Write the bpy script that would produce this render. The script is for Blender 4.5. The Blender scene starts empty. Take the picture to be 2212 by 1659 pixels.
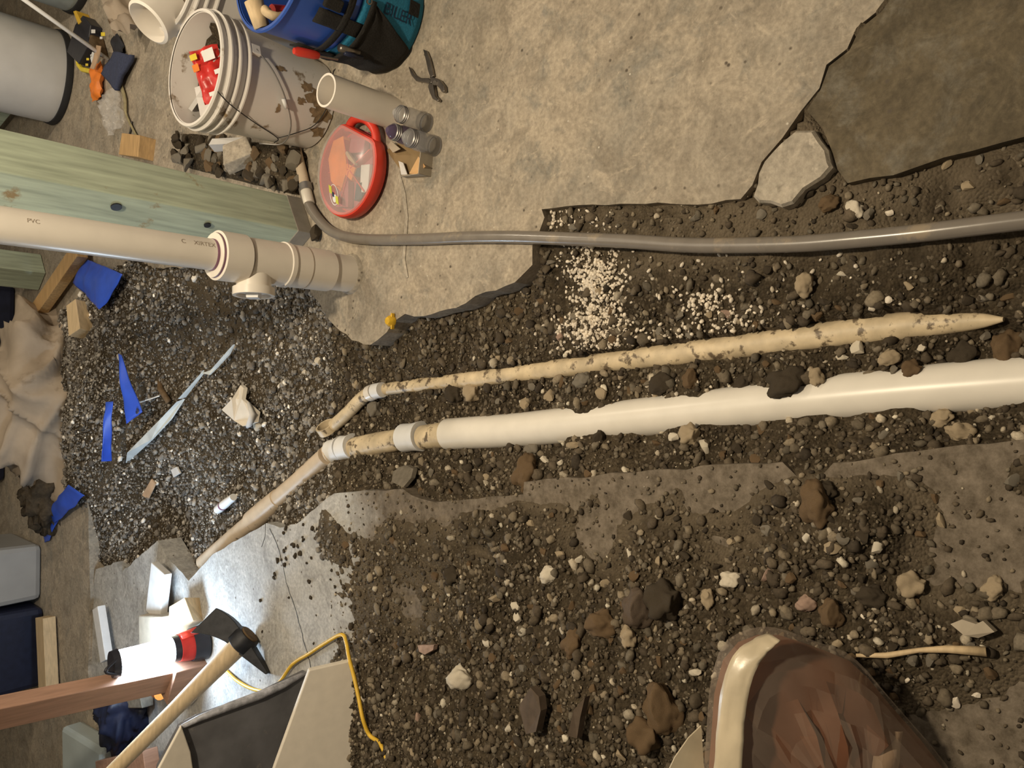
import bpy, bmesh, math, random
import numpy as np
from mathutils import Vector, Matrix, noise as mn
random.seed(7); rng = np.random.default_rng(7)
scene = bpy.context.scene
COL = scene.collection
PI = math.pi

# ---------------------------------------------------------------- camera
CH = 1.4; FPX = 1660.0                       # eye height (m), focal length in pixels of the 2212 x 1659 frame
down = Vector((-20.5, 1494.0, 1660.0)).normalized()     # gravity in phone axes (right, down, forward); the phone lies on its side
fw = Vector((0, 0, 1)) - down*down.z; fw.normalize()
up = -down; rt = fw.cross(up)
CAM = Vector((0, 0, CH))
def ray(x, y):
    d = Vector((829.5-y, x-1106.0, FPX)); return Vector((d.dot(rt), d.dot(fw), d.dot(up)))
def G(x, y, z=0.0):                          # point of the ground at height z
    w = ray(x, y); return CAM + w*((z-CH)/w.z)
def V(x, y, Y, k=0.0):                       # point on an upright plane Y (leaning back k per metre of height)
    w = ray(x, y); t = (Y+k*CH)/(w.y-k*w.z); return CAM + w*t
cam = bpy.data.cameras.new('camera'); cam.sensor_width = 36; cam.lens = 36*FPX/2212; cam.clip_start = .02
co = bpy.data.objects.new('camera', cam); COL.objects.link(co)
def towld(v): return Vector((v.dot(rt), v.dot(fw), v.dot(up)))
ax, ay, az = towld(Vector((0, 1, 0))), towld(Vector((1, 0, 0))), towld(Vector((0, 0, -1)))
co.matrix_world = Matrix(((ax.x, ay.x, az.x, 0), (ax.y, ay.y, az.y, 0), (ax.z, ay.z, az.z, CH), (0, 0, 0, 1)))
scene.camera = co

# ---------------------------------------------------------------- light
world = bpy.data.worlds.new('world'); scene.world = world; world.use_nodes = True
world.node_tree.nodes['Background'].inputs[0].default_value = (1.0, .86, .66, 1)
world.node_tree.nodes['Background'].inputs[1].default_value = .10
def lamp(name, kind, loc, power, color, **kw):
    l = bpy.data.lights.new(name, kind); l.energy = power; l.color = color
    for k, v in kw.items(): setattr(l, k, v)
    o = bpy.data.objects.new(name, l); o.location = loc; COL.objects.link(o); return o
lamp('ceiling_bulb', 'POINT', (1.75, 3.0, 2.25), 62, (1.0, .86, .66), shadow_soft_size=.06)
lamp('ceiling_bulb', 'POINT', (.40, 1.05, 2.35), 155, (1.0, .84, .60), shadow_soft_size=.07)
lamp('overhead_fill', 'AREA', (.3, 2.4, 2.4), 16, (1.0, .88, .70), shape='SQUARE', size=1.6)  # soft area fill added overhead, no fixture stands behind it
vs = scene.view_settings; vs.view_transform = 'Standard'; vs.look = 'None'; vs.exposure = 0.12; vs.gamma = 1.0; vs.use_curve_mapping = False

# ---------------------------------------------------------------- materials
def lin(c): return tuple((v/255/12.92 if v/255 <= .04045 else ((v/255+.055)/1.055)**2.4) for v in c)
def newmat(name):
    m = bpy.data.materials.new(name); m.use_nodes = True; nt = m.node_tree
    return m, nt, nt.nodes['Principled BSDF']
def mat(name, col, rough=.6, var=.12, scale=30, bump=.15, metal=0, dirt=None, dirt_amt=.5, dirt_scale=14, stretch=(1, 1, 1), trans=0, alpha=1, coat=0, coord='Object', spec=.5, ior=1.45):
    m, nt, b = newmat(name); N = nt.nodes; L = nt.links
    tc = N.new('ShaderNodeTexCoord'); mp = N.new('ShaderNodeMapping'); mp.inputs['Scale'].default_value = stretch
    L.new(tc.outputs[coord], mp.inputs[0])
    nz = N.new('ShaderNodeTexNoise'); nz.inputs['Scale'].default_value = scale; nz.inputs['Detail'].default_value = 6
    L.new(mp.outputs[0], nz.inputs[0])
    r = N.new('ShaderNodeValToRGB'); e = r.color_ramp.elements
    e[0].position = .3; e[1].position = .72
    e[0].color = tuple(c*(1-var) for c in col)+(1,); e[1].color = tuple(min(1, c*(1+var)) for c in col)+(1,)
    L.new(nz.outputs[0], r.inputs[0]); out = r.outputs[0]
    if dirt:
        n2 = N.new('ShaderNodeTexNoise'); n2.inputs['Scale'].default_value = dirt_scale; n2.inputs['Detail'].default_value = 8; n2.inputs['Roughness'].default_value = .65
        L.new(tc.outputs[coord], n2.inputs[0])
        r2 = N.new('ShaderNodeValToRGB'); r2.color_ramp.elements[0].position = 1-dirt_amt; r2.color_ramp.elements[1].position = min(1, 1-dirt_amt+.07)
        L.new(n2.outputs[0], r2.inputs[0])
        mx = N.new('ShaderNodeMixRGB'); mx.inputs[2].default_value = tuple(dirt)+(1,)
        L.new(r2.outputs[0], mx.inputs[0]); L.new(out, mx.inputs[1]); out = mx.outputs[0]
    L.new(out, b.inputs['Base Color'])
    b.inputs['Roughness'].default_value = rough; b.inputs['Metallic'].default_value = metal
    b.inputs['Transmission Weight'].default_value = trans; b.inputs['Alpha'].default_value = alpha; b.inputs['Coat Weight'].default_value = coat
    b.inputs['Specular IOR Level'].default_value = spec; b.inputs['IOR'].default_value = ior
    if bump:
        bp = N.new('ShaderNodeBump'); bp.inputs['Strength'].default_value = bump; bp.inputs['Distance'].default_value = .004
        L.new(nz.outputs[0], bp.inputs['Height']); L.new(bp.outputs[0], b.inputs['Normal'])
    return m
def concrete(name, c1, c2, c3, pit=(.10, .08, .06), rough=.85, muddy=None):
    m, nt, b = newmat(name); N = nt.nodes; L = nt.links
    g = N.new('ShaderNodeNewGeometry')
    def nz(s, d=8, r=.6, dist=0):
        n = N.new('ShaderNodeTexNoise'); n.inputs['Scale'].default_value = s; n.inputs['Detail'].default_value = d; n.inputs['Roughness'].default_value = r; n.inputs['Distortion'].default_value = dist
        L.new(g.outputs['Position'], n.inputs[0]); return n.outputs[0]
    def ramp(src, p0, p1, a, c):
        r = N.new('ShaderNodeValToRGB'); r.color_ramp.elements[0].position = p0; r.color_ramp.elements[1].position = p1
        r.color_ramp.elements[0].color = tuple(a)+(1,); r.color_ramp.elements[1].color = tuple(c)+(1,); L.new(src, r.inputs[0]); return r.outputs[0]
    def mix(f, a, c, mode='MIX'):
        x = N.new('ShaderNodeMixRGB'); x.blend_type = mode
        if isinstance(f, float): x.inputs[0].default_value = f
        else: L.new(f, x.inputs[0])
        for i, q in ((1, a), (2, c)):
            if isinstance(q, tuple): x.inputs[i].default_value = tuple(q)+(1,)
            else: L.new(q, x.inputs[i])
        return x.outputs[0]
    K = (0, 0, 0); W = (1, 1, 1)
    big, med, fine = nz(3.2, 6, .6, .6), nz(14, 8, .7, .8), nz(90, 4)
    base = mix(ramp(big, .42, .62, K, W), c1, c2)
    base = mix(ramp(mix(.5, med, nz(5, 6, .65, 1.2)), .50, .62, K, W), base, c3)
    base = mix(ramp(nz(38, 6, .7), .58, .72, K, (.55, .55, .55)), base, pit)
    base = mix(ramp(nz(7.5, 10, .72, 1.6), .44, .66, K, (.9, .9, .9)), base, tuple(c*.56 for c in c1))
    base = mix(ramp(nz(11, 10, .7, 2.2), .56, .66, K, (.7, .7, .7)), base, tuple(min(1, c*1.18) for c in c1))
    base = mix(.55, base, ramp(fine, .3, .75, (.3, .3, .3), (.72, .72, .72)), 'OVERLAY')
    v = N.new('ShaderNodeTexVoronoi'); v.inputs['Scale'].default_value = 26; L.new(g.outputs['Position'], v.inputs['Vector'])
    sp = mix(1.0, ramp(v.outputs['Distance'], .06, .13, W, K), ramp(nz(6), .46, .54, K, W), 'MULTIPLY')
    base = mix(sp, base, pit)
    v2 = N.new('ShaderNodeTexVoronoi'); v2.inputs['Scale'].default_value = 17; L.new(g.outputs['Position'], v2.inputs['Vector'])
    base = mix(ramp(v2.outputs['Distance'], .025, .05, W, K), base, (.55, .5, .42))
    if muddy:                                     # dried mud film trodden over the part of the slab next to the trench
        sx = N.new('ShaderNodeSeparateXYZ'); L.new(g.outputs['Position'], sx.inputs[0])
        mr = N.new('ShaderNodeMapRange'); mr.inputs[1].default_value = muddy[0]; mr.inputs[2].default_value = muddy[1]; mr.inputs[3].default_value = -.35; mr.inputs[4].default_value = 1.25
        L.new(sx.outputs['Y'], mr.inputs[0])
        ad = N.new('ShaderNodeMath'); ad.operation = 'ADD'; n5 = nz(9, 8, .7, .5); ms = N.new('ShaderNodeMath'); ms.operation = 'MULTIPLY_ADD'; ms.inputs[1].default_value = 1.6; ms.inputs[2].default_value = -.8
        L.new(n5, ms.inputs[0]); L.new(mr.outputs[0], ad.inputs[0]); L.new(ms.outputs[0], ad.inputs[1]); ad.use_clamp = True
        mud = mix(ramp(nz(30, 8, .75), .35, .7, K, W), (.085, .066, .045), (.25, .205, .158))
        base = mix(ad.outputs[0], base, mud)
    L.new(base, b.inputs['Base Color']); b.inputs['Roughness'].default_value = rough; b.inputs['Specular IOR Level'].default_value = .3
    bp = N.new('ShaderNodeBump'); bp.inputs['Strength'].default_value = .35; bp.inputs['Distance'].default_value = .006
    hm = mix(.5, med, fine); L.new(hm, bp.inputs['Height']); L.new(bp.outputs[0], b.inputs['Normal'])
    return m
def soil(name, attr=None):
    m, nt, b = newmat(name); N = nt.nodes; L = nt.links
    g = N.new('ShaderNodeNewGeometry')
    n1 = N.new('ShaderNodeTexNoise'); n1.inputs['Scale'].default_value = 60; n1.inputs['Detail'].default_value = 10; n1.inputs['Roughness'].default_value = .75
    n2 = N.new('ShaderNodeTexNoise'); n2.inputs['Scale'].default_value = 4; n2.inputs['Detail'].default_value = 5
    v = N.new('ShaderNodeTexVoronoi'); v.inputs['Scale'].default_value = 170
    for n in (n1, n2, v): L.new(g.outputs['Position'], n.inputs['Vector'])
    r = N.new('ShaderNodeValToRGB'); r.color_ramp.elements[0].position = .3; r.color_ramp.elements[1].position = .75
    r.color_ramp.elements[0].color = (.022, .0165, .0105, 1); r.color_ramp.elements[1].color = (.118, .09, .058, 1); L.new(n1.outputs[0], r.inputs[0])
    r3 = N.new('ShaderNodeValToRGB'); r3.color_ramp.elements[0].position = .35; r3.color_ramp.elements[1].position = .65
    r3.color_ramp.elements[0].color = (.72, .72, .72, 1); r3.color_ramp.elements[1].color = (1.25, 1.25, 1.25, 1); L.new(n2.outputs[0], r3.inputs[0])
    mu = N.new('ShaderNodeMixRGB'); mu.blend_type = 'MULTIPLY'; mu.inputs[0].default_value = 1; L.new(r.outputs[0], mu.inputs[1]); L.new(r3.outputs[0], mu.inputs[2])
    rv = N.new('ShaderNodeValToRGB'); rv.color_ramp.elements[0].position = .75; rv.color_ramp.elements[1].position = .95
    L.new(v.outputs['Color'], rv.inputs[0])
    mg = N.new('ShaderNodeMixRGB'); L.new(rv.outputs[0], mg.inputs[0]); L.new(mu.outputs[0], mg.inputs[1]); mg.inputs[2].default_value = (.19, .155, .11, 1)
    out = mg.outputs[0]
    a = N.new('ShaderNodeAttribute'); a.attribute_name = 'dust'
    md = N.new('ShaderNodeMixRGB'); L.new(a.outputs['Fac'], md.inputs[0]); L.new(out, md.inputs[1]); md.inputs[2].default_value = (.175, .138, .095, 1); out = md.outputs[0]
    L.new(out, b.inputs['Base Color']); b.inputs['Roughness'].default_value = .95; b.inputs['Specular IOR Level'].default_value = .12
    bp = N.new('ShaderNodeBump'); bp.inputs['Strength'].default_value = .8; bp.inputs['Distance'].default_value = .006
    ad = N.new('ShaderNodeMath'); ad.operation = 'SUBTRACT'; L.new(n1.outputs[0], ad.inputs[0]); L.new(v.outputs['Distance'], ad.inputs[1])
    L.new(ad.outputs[0], bp.inputs['Height']); L.new(bp.outputs[0], b.inputs['Normal'])
    return m
def vcol(name, rough=.85):
    m, nt, b = newmat(name); N = nt.nodes; L = nt.links
    a = N.new('ShaderNodeAttribute'); a.attribute_name = 'col'
    g = N.new('ShaderNodeNewGeometry'); n = N.new('ShaderNodeTexNoise'); n.inputs['Scale'].default_value = 220; n.inputs['Detail'].default_value = 4
    L.new(g.outputs['Position'], n.inputs[0])
    r = N.new('ShaderNodeValToRGB'); r.color_ramp.elements[0].color = (.5, .5, .5, 1); r.color_ramp.elements[1].color = (1.4, 1.4, 1.4, 1); L.new(n.outputs[0], r.inputs[0])
    mu = N.new('ShaderNodeMixRGB'); mu.blend_type = 'MULTIPLY'; mu.inputs[0].default_value = 1; L.new(a.outputs['Color'], mu.inputs[1]); L.new(r.outputs[0], mu.inputs[2])
    L.new(mu.outputs[0], b.inputs['Base Color']); b.inputs['Roughness'].default_value = rough; b.inputs['Specular IOR Level'].default_value = .2
    return m
SOILC = (.115, .088, .06)
M = dict(
    slab=concrete('tan_concrete', (.41, .345, .265), (.34, .295, .235), (.235, .215, .18)),
    slab_dark=concrete('damp_concrete', (.135, .108, .07), (.085, .066, .04), (.18, .16, .125)),
    slab_white=concrete('grey_concrete', (.47, .45, .42), (.42, .41, .39), (.36, .34, .31), muddy=(2.0, 1.72)),
    chunk=concrete('chunk_concrete', (.47, .41, .33), (.42, .36, .285), (.36, .32, .26)),
    soil=soil('soil'), gravel=vcol('gravel'),
    pvc=mat('white_pvc', (.78, .73, .65), .32, .04, 20, .03, dirt=(.16, .12, .08), dirt_amt=.30, dirt_scale=22, spec=.5),
    pvc_clean=mat('clean_pvc', (.80, .74, .66), .3, .03, 20, .02, dirt=(.3, .24, .17), dirt_amt=.26, dirt_scale=30),
    pvc_old=mat('yellowed_pvc', (.62, .50, .33), .5, .22, 25, .25, dirt=(.15, .11, .07), dirt_amt=.45, dirt_scale=30),
    pvc_tan=mat('tan_pvc', (.62, .50, .37), .45, .12, 20, .1, dirt=(.12, .09, .06), dirt_amt=.37, dirt_scale=26),
    primer=mat('purple_primer', (.22, .10, .16), .5),
    hose=mat('grey_hose', (.20, .175, .15), .25, .08, 30, .03, dirt=(.30, .245, .18), dirt_amt=.42, dirt_scale=9, spec=.6),
    greenwood=mat('treated_timber', (.47, .54, .42), .7, .22, 10, .18, stretch=(6, 6, .6), dirt=(.34, .24, .11), dirt_amt=.42, dirt_scale=7),
    timber_base=mat('dusty_timber', (.30, .27, .23), .85, .15, 20, .2),
    wood=mat('orange_wood', (.52, .33, .15), .6, .2, 12, .15, stretch=(1, 8, 8)),
    wood_pale=mat('pale_wood', (.60, .45, .27), .65, .15, 12, .15, stretch=(1, 8, 8)),
    wood_red=mat('reddish_wood', (.38, .22, .15), .6, .2, 10, .15, stretch=(8, 8, .7)),
    bucket=mat('white_plastic', (.72, .68, .64), .4, .04, 12, .03, dirt=(.24, .17, .10), dirt_amt=.40, dirt_scale=11),
    bucket_blue=mat('blue_plastic', (.03, .085, .36), .38, .06, 20, .03),
    fabric=mat('black_fabric', (.016, .014, .012), .9, .3, 200, .4),
    fabric_teal=mat('teal_fabric', (.02, .19, .33), .8, .15, 200, .3),
    ink=mat('dark_ink', (.008, .03, .07), .8),
    inkgrey=mat('grey_ink', (.34, .28, .22), .8),
    steel=mat('dull_steel', (.26, .23, .20), .38, .2, 40, .1, metal=.9),
    iron=mat('black_iron', (.025, .025, .028), .5, .3, 40, .2, metal=.4),
    wire=mat('black_wire', (.02, .017, .017), .5),
    galv=mat('grey_wire', (.35, .33, .32), .4, metal=.7),
    white=mat('white_plain', (.78, .77, .76), .5, .04),
    red=mat('red_plastic', (.62, .045, .025), .38, .06, 20, .03),
    redbag=mat('red_foil', (.58, .03, .025), .3, .25, 25, .5),
    orange=mat('orange_plastic', (.80, .22, .03), .5, .15, 20, .1),
    yellow=mat('yellow_cord', (.72, .45, .045), .45, .1),
    yellowtag=mat('yellow_print', (.80, .62, .05), .5),
    amber=mat('amber_plastic', (.70, .42, .03), .35, .2, 60, .1),
    lime=mat('lime_print', (.60, .62, .08), .5),
    clear=mat('clear_plastic', (.92, .90, .88), .18, .01, 5, 0, trans=.0, alpha=.16, spec=.6),
    glass=mat('bottle_plastic', (.50, .49, .49), .08, .05, 10, 0, alpha=.42, spec=.8),
    glassdark=mat('purple_bottle', (.10, .07, .13), .15, .1, 10, 0, alpha=.85, spec=.8),
    purple=mat('maroon_plastic', (.42, .085, .11), .5),
    greyplastic=mat('grey_plastic', (.74, .74, .74), .5, .06, 8, .03),
    greygreen=mat('grey_green_plastic', (.42, .47, .46), .5, .06, 8, .03),
    greytote=mat('tote_grey', (.34, .34, .34), .5, .06, 8, .03),
    darkrim=mat('black_rubber', (.02, .02, .022), .7),
    navy=mat('navy_plastic', (.012, .016, .04), .5, .2),
    navycloth=mat('navy_cloth', (.045, .055, .105), .9, .2, 120, .3),
    tarp=mat('blue_tarp', (.035, .10, .60), .42, .15, 12, .2),
    canvas=mat('tan_canvas', (.38, .31, .24), .9, .14, 9, .15, dirt=(.25, .195, .14), dirt_amt=.38, dirt_scale=4, spec=.2),
    board=mat('tan_board', (.74, .67, .57), .8, .05, 30, .08, dirt=(.30, .22, .14), dirt_amt=.31, dirt_scale=25),
    board_edge=mat('board_edge', (.66, .60, .52), .8, .15, 40, .4),
    panel=mat('black_panel', (.15, .148, .158), .5, .35, 9, .25, dirt=(.26, .24, .22), dirt_amt=.40, dirt_scale=12),
    panel_edge=mat('shredded_edge', (.42, .42, .46), .4, .4, 60, .7),
    whiteboard=mat('white_board', (.62, .60, .58), .7, .06, 30, .08),
    brownbag=mat('brown_bag', (.19, .08, .042), .17, .3, 7, .15, coat=.3, spec=.5),
    film=mat('cloudy_film', (.62, .53, .38), .3, .12, 20, .25, alpha=.80, spec=.7),
    filmbrown=mat('brown_film', (.62, .50, .40), .12, .2, 14, .05, alpha=.17, spec=1.0),
    kraft=mat('brown_paper', (.50, .34, .22), .8, .2, 18, .5),
    card=mat('cardboard', (.40, .34, .26), .85, .1, 30, .1),
    cardin=mat('card_inside', (.23, .155, .075), .85, .1, 30, .1),
    cardprint=mat('card_print', (.58, .35, .16), .7, .1),
    rope=mat('strap', (.33, .28, .16), .8, .2, 60, .3),
    pewter=mat('pale_metal_strip', (.62, .66, .66), .5, .12, 20, .2),
    darkrock=mat('dark_stone', (0.062, 0.048, 0.033), .9, .3, 60, .5, spec=.2),
    brownrock=mat('brown_stone', (0.137, 0.090, 0.050), .9, .25, 60, .4, spec=.2),
    tanrock=mat('tan_stone', (0.357, 0.281, 0.187), .85, .2, 60, .35, spec=.2),
    palerock=mat('pale_stone', (.60, .53, .42), .8, .15, 60, .3),
    greyrock=mat('grey_stone', (.19, .165, .13), .85, .2, 60, .35, spec=.2),
    pinkrock=mat('pink_stone', (0.360, 0.248, 0.192), .85, .2, 60, .35, spec=.2),
    whitebit=mat('white_chip', (.75, .66, .54), .8, .08, 60, .2),
    mud=mat('dried_mud', (.26, .185, .11), .95, .3, 70, .4, spec=.1),
    slate=mat('brown_slate', (0.105, 0.077, 0.056), .8, .2, 40, .3, spec=.2),
    wall=mat('basement_wall', (.32, .29, .25), .9, .1, 3, .2),
    battery=mat('lamp_black', (.02, .02, .028), .4, .2),
    lampred=mat('lamp_red', (.50, .035, .03), .35),
)
def emit(name, col, s):
    m, nt, b = newmat(name); b.inputs['Emission Color'].default_value = tuple(col)+(1,); b.inputs['Emission Strength'].default_value = s
    b.inputs['Base Color'].default_value = (.8, .8, .8, 1); return m
M['led'] = emit('led_tube', (.60, .79, 1.0), 112)

# ---------------------------------------------------------------- mesh helpers
class MB:
    def __init__(s): s.v = []; s.f = []
    def add(s, vs, fs):
        o = len(s.v); s.v += [tuple(p) for p in vs]; s.f += [tuple(i+o for i in f) for f in fs]; return s
    def prism(s, pts, vec):
        pts = [Vector(p) for p in pts]; n = len(pts); vec = Vector(vec)
        s.add(pts+[p+vec for p in pts], [tuple(range(n))[::-1], tuple(range(n, 2*n))]+[(i, (i+1) % n, n+(i+1) % n, n+i) for i in range(n)]); return s
    def box(s, c, sz, rz=0, rot=None, taper=1.0):
        R = rot or Matrix.Rotation(rz, 3, 'Z'); c = Vector(c); x, y, z = [q/2 for q in sz]; vs = []
        for k, t in ((-1, 1), (1, taper)):
            for i, j in ((-1, -1), (1, -1), (1, 1), (-1, 1)): vs.append(c+R @ Vector((i*x*t, j*y*t, k*z)))
        s.add(vs, [(3, 2, 1, 0), (4, 5, 6, 7), (0, 1, 5, 4), (1, 2, 6, 5), (2, 3, 7, 6), (3, 0, 4, 7)]); return s
    def tube(s, path, r, seg=12, cap=True, flat=1.0):
        P = [Vector(p) for p in path]; n = len(P); rr = r if isinstance(r, (list, tuple)) else [r]*n; vs = []; fs = []
        ref = None
        for i in range(n):
            t = (P[min(i+1, n-1)]-P[max(i-1, 0)]).normalized()
            if ref is None:
                ref = Vector((0, 0, 1)) if abs(t.z) < .9 else Vector((1, 0, 0))
            a = t.cross(ref).normalized(); b = a.cross(t).normalized(); ref = b
            for k in range(seg):
                q = 2*PI*k/seg; vs.append(P[i]+(a*math.cos(q)+b*math.sin(q)*flat)*rr[i])
        for i in range(n-1):
            for k in range(seg):
                k2 = (k+1) % seg; fs.append((i*seg+k, i*seg+k2, (i+1)*seg+k2, (i+1)*seg+k))
        if cap: fs += [tuple(range(seg))[::-1], tuple(range((n-1)*seg, n*seg))]
        s.add(vs, fs); return s
    def lathe(s, prof, seg=40, mtx=None, closed=False):
        mtx = mtx or Matrix.Identity(4); vs = []; fs = []; n = len(prof)
        for r, z in prof:
            for k in range(seg):
                q = 2*PI*k/seg; vs.append(mtx @ Vector((r*math.cos(q), r*math.sin(q), z)))
        for i in range(n if closed else n-1):
            j = (i+1) % n
            for k in range(seg):
                k2 = (k+1) % seg; fs.append((i*seg+k, i*seg+k2, j*seg+k2, j*seg+k))
        s.add(vs, fs); return s
    def grid(s, fn, nu, nv):
        vs = [fn(i/nu, j/nv) for j in range(nv+1) for i in range(nu+1)]
        s.add(vs, [(j*(nu+1)+i, j*(nu+1)+i+1, (j+1)*(nu+1)+i+1, (j+1)*(nu+1)+i) for j in range(nv) for i in range(nu)]); return s
    def build(s, name, m, parent=None, smooth=False, bevel=0, solid=0, subd=0):
        me = bpy.data.meshes.new(name); me.from_pydata(s.v, [], s.f); me.update()
        bm = bmesh.new(); bm.from_mesh(me); bmesh.ops.recalc_face_normals(bm, faces=bm.faces); bm.to_mesh(me); bm.free()
        if isinstance(m, str): m = M[m]
        me.materials.append(m)
        if smooth: me.shade_smooth()
        o = bpy.data.objects.new(name, me); COL.objects.link(o)
        if parent: o.parent = parent
        if solid: q = o.modifiers.new('solid', 'SOLIDIFY'); q.thickness = solid; q.offset = 0
        if bevel: q = o.modifiers.new('bevel', 'BEVEL'); q.width = bevel; q.segments = 2; q.limit_method = 'ANGLE'
        if subd: q = o.modifiers.new('subd', 'SUBSURF'); q.levels = q.render_levels = subd
        if smooth == 'angle':
            for e in me.edges: pass
            me.set_sharp_from_angle(angle=math.radians(40))
        return o
def tag(o, label=None, cat=None, group=None, kind=None):
    for k, v in (('label', label), ('category', cat), ('group', group), ('kind', kind)):
        if v: o[k] = v
    return o
def thing(name, label, cat, loc=(0, 0, 0), group=None):
    o = bpy.data.objects.new(name, None); COL.objects.link(o); o.location = loc; o.empty_display_size = .05
    return tag(o, label, cat, group)
def part(mb, name, m, root, **kw):            # vertices are given in world space, the root may sit elsewhere
    o = mb.build(name, m, None, **kw); o.parent = root
    q = root; off = Vector((0, 0, 0))
    while q is not None: off += Vector(q.location); q = q.parent
    me = o.data; me.transform(Matrix.Translation(-off)); return o
def single(mb, name, m, label, cat, group=None, **kw):
    o = mb.build(name, m, None, **kw); me = o.data
    c = Vector((0, 0, 0)); zs = [v.co for v in me.vertices]
    c = Vector((sum(p.x for p in zs)/len(zs), sum(p.y for p in zs)/len(zs), min(p.z for p in zs)))
    me.transform(Matrix.Translation(-c)); o.location = c
    return tag(o, label, cat, group)
def smoothpath(pts, n=8):
    P = [Vector(p) for p in pts]; P = [2*P[0]-P[1]]+P+[2*P[-1]-P[-2]]; out = []
    for i in range(1, len(P)-2):
        a, b, c, d = P[i-1:i+3]
        for k in range(n):
            t = k/n; out.append(.5*((2*b)+(c-a)*t+(2*a-5*b+4*c-d)*t*t+(3*b-a-3*c+d)*t**3))
    out.append(P[-2]); return out
def fbm(p, o=4): return mn.fractal(Vector(p), 1.0, 2.0, o)
def jag(pts, step=.03, amp=.006, keep=None):
    out = []
    for i, p in enumerate(pts):
        q = pts[(i+1) % len(pts)]; d = (q-p).length; near = p.length < 5 and q.length < 5 and d < 1.2
        out.append(p)
        if near and d > step:
            n = int(d/step); t = (q-p).normalized(); nrm = Vector((-t.y, t.x, 0))
            for k in range(1, n): 
                r = p+(q-p)*(k/n); out.append(r+nrm*amp*2*mn.noise(r*17)+nrm*amp*mn.noise(r*53))
    return out

# ---------------------------------------------------------------- setting: slabs
right_edge = [(1170,452),(1250,443),(1340,440),(1450,440),(1600,430),(1625,400),(1645,350),(1690,298),(1730,240),(1770,190),(1785,140),(1830,105),(1850,60),(1900,20),(1940,-40),(2000,-200)]
pit_edge = [(1176,470),(1165,500),(1150,530),(1150,572),(1112,610),(1050,630),(985,665),(915,683),(875,678),(850,695),(835,718),(815,735),(800,745),(760,735),(735,715),(710,690),(690,655),(672,635),(662,560),(560,560),(300,585),(220,620),(150,700),(130,800),(150,950),(190,1080),(195,1300),(190,1450)]
poly = [G(*p) for p in right_edge[::-1]]+[G(*p) for p in pit_edge]+[Vector((-2.2, 3.7, 0)), Vector((-4, 3.7, 0)), Vector((-4, 7.6, 0)), Vector((3.4, 7.6, 0)), Vector((3.4, -.6, 0))]
def slab(name, pts, m, th, parent=None, z=0.0, amp=.005):
    pts = [Vector((p.x, p.y, z)) for p in jag(pts, .03, amp)]
    o = MB().prism(pts, (0, 0, -th)).build(name, m, parent); return o
floor = slab('floor', poly, 'slab', .10); tag(floor, 'worn tan concrete basement floor with a broken edge', None, None, 'structure')
pd = [(1830,395),(1798,330),(1775,275),(1742,238),(1772,192),(1790,142),(1834,108),(1856,62),(1906,22),(1946,-40),(2006,-200)]
far_pts = [Vector((1.2, .35, 0)), Vector((1.6, -.6, 0)), Vector((.36, -.3, 0))]
o = slab('concrete_slab', [G(*p) for p in pd]+far_pts+[G(2230,290), G(2100,325), G(1980,360)], 'slab_dark', .1, z=-.002); tag(o, 'damp dark brown concrete slab in the near corner', None, None, 'structure')
le = [(405,1258),(460,1197),(520,1162),(575,1130),(605,1140),(640,1132),(690,1090),(722,1066),(800,1060),(870,1056),(912,1078),(940,1085),(1130,1068),(1132,1041),(1225,1031),(1450,1014),(1690,998),(1738,1045),(1760,1044),(1800,1000),(1980,975),(2250,947)]
o = slab('concrete_slab', [G(*p) for p in le]+[Vector((-.06,-.4,0)), Vector((-4,-.4,0)), Vector((-4,3.2,0)), G(430,1700), G(440,1420)], 'slab_white', .1, amp=.003); tag(o, 'grey concrete slab under the dirt heap beside the work lamp', None, None, 'structure')
fl = [(340,1168),(300,1203),(264,1236),(250,1214),(207,1230),(197,1300),(193,1450)]
o = slab('concrete_slab', [G(*p,-.015) for p in fl]+[Vector((-2.2,3.7,0)), Vector((-4,3.7,0)), Vector((-4,3.25,0)), G(425,1700), G(433,1420), G(401,1258), G(370,1222), G(348,1196)], 'slab_white', .1, z=-.015); tag(o, 'broken grey slab behind the work lamp', None, None, 'structure')
ck = [(1760,282),(1795,352),(1800,362),(1780,385),(1740,410),(1715,440),(1690,448),(1640,438),(1628,425),(1640,375),(1652,350),(1690,308),(1720,283)]
c = MB(); P = jag([G(*p, .006) for p in ck], .02, .004); cen = sum(P, Vector())/len(P)
n = len(P); c.add(P+[p+(p-cen)*.03-Vector((0,0,.09)) for p in P]+[cen+(p-cen)*.93+Vector((0,0,.008)) for p in P], [tuple(range(2*n,3*n)), tuple(range(n,2*n))[::-1]]+[(i,n+i,n+(i+1)%n,(i+1)%n) for i in range(n)]+[(i,(i+1)%n,2*n+(i+1)%n,2*n+i) for i in range(n)])
single(c, 'concrete_chunk', 'chunk', 'loose pale triangular concrete chunk wedged in the floor crack', 'concrete chunk')
for nm, a, b_ in (('wall_back', (-4.1, 7.6), (3.5, 7.6)), ('wall_right', (3.4, 7.6), (3.4, -.6)), ('wall_left', (-4, -.6), (-4, 7.6))):
    a = Vector((*a, -.1)); b_ = Vector((*b_, -.1)); t = (b_-a).normalized(); nrm = Vector((-t.y, t.x, 0))*.1
    tag(MB().prism([a, b_, b_+nrm, a+nrm], (0, 0, 2.6)).build(nm, 'wall'), 'plain basement wall', None, None, 'structure')

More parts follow.
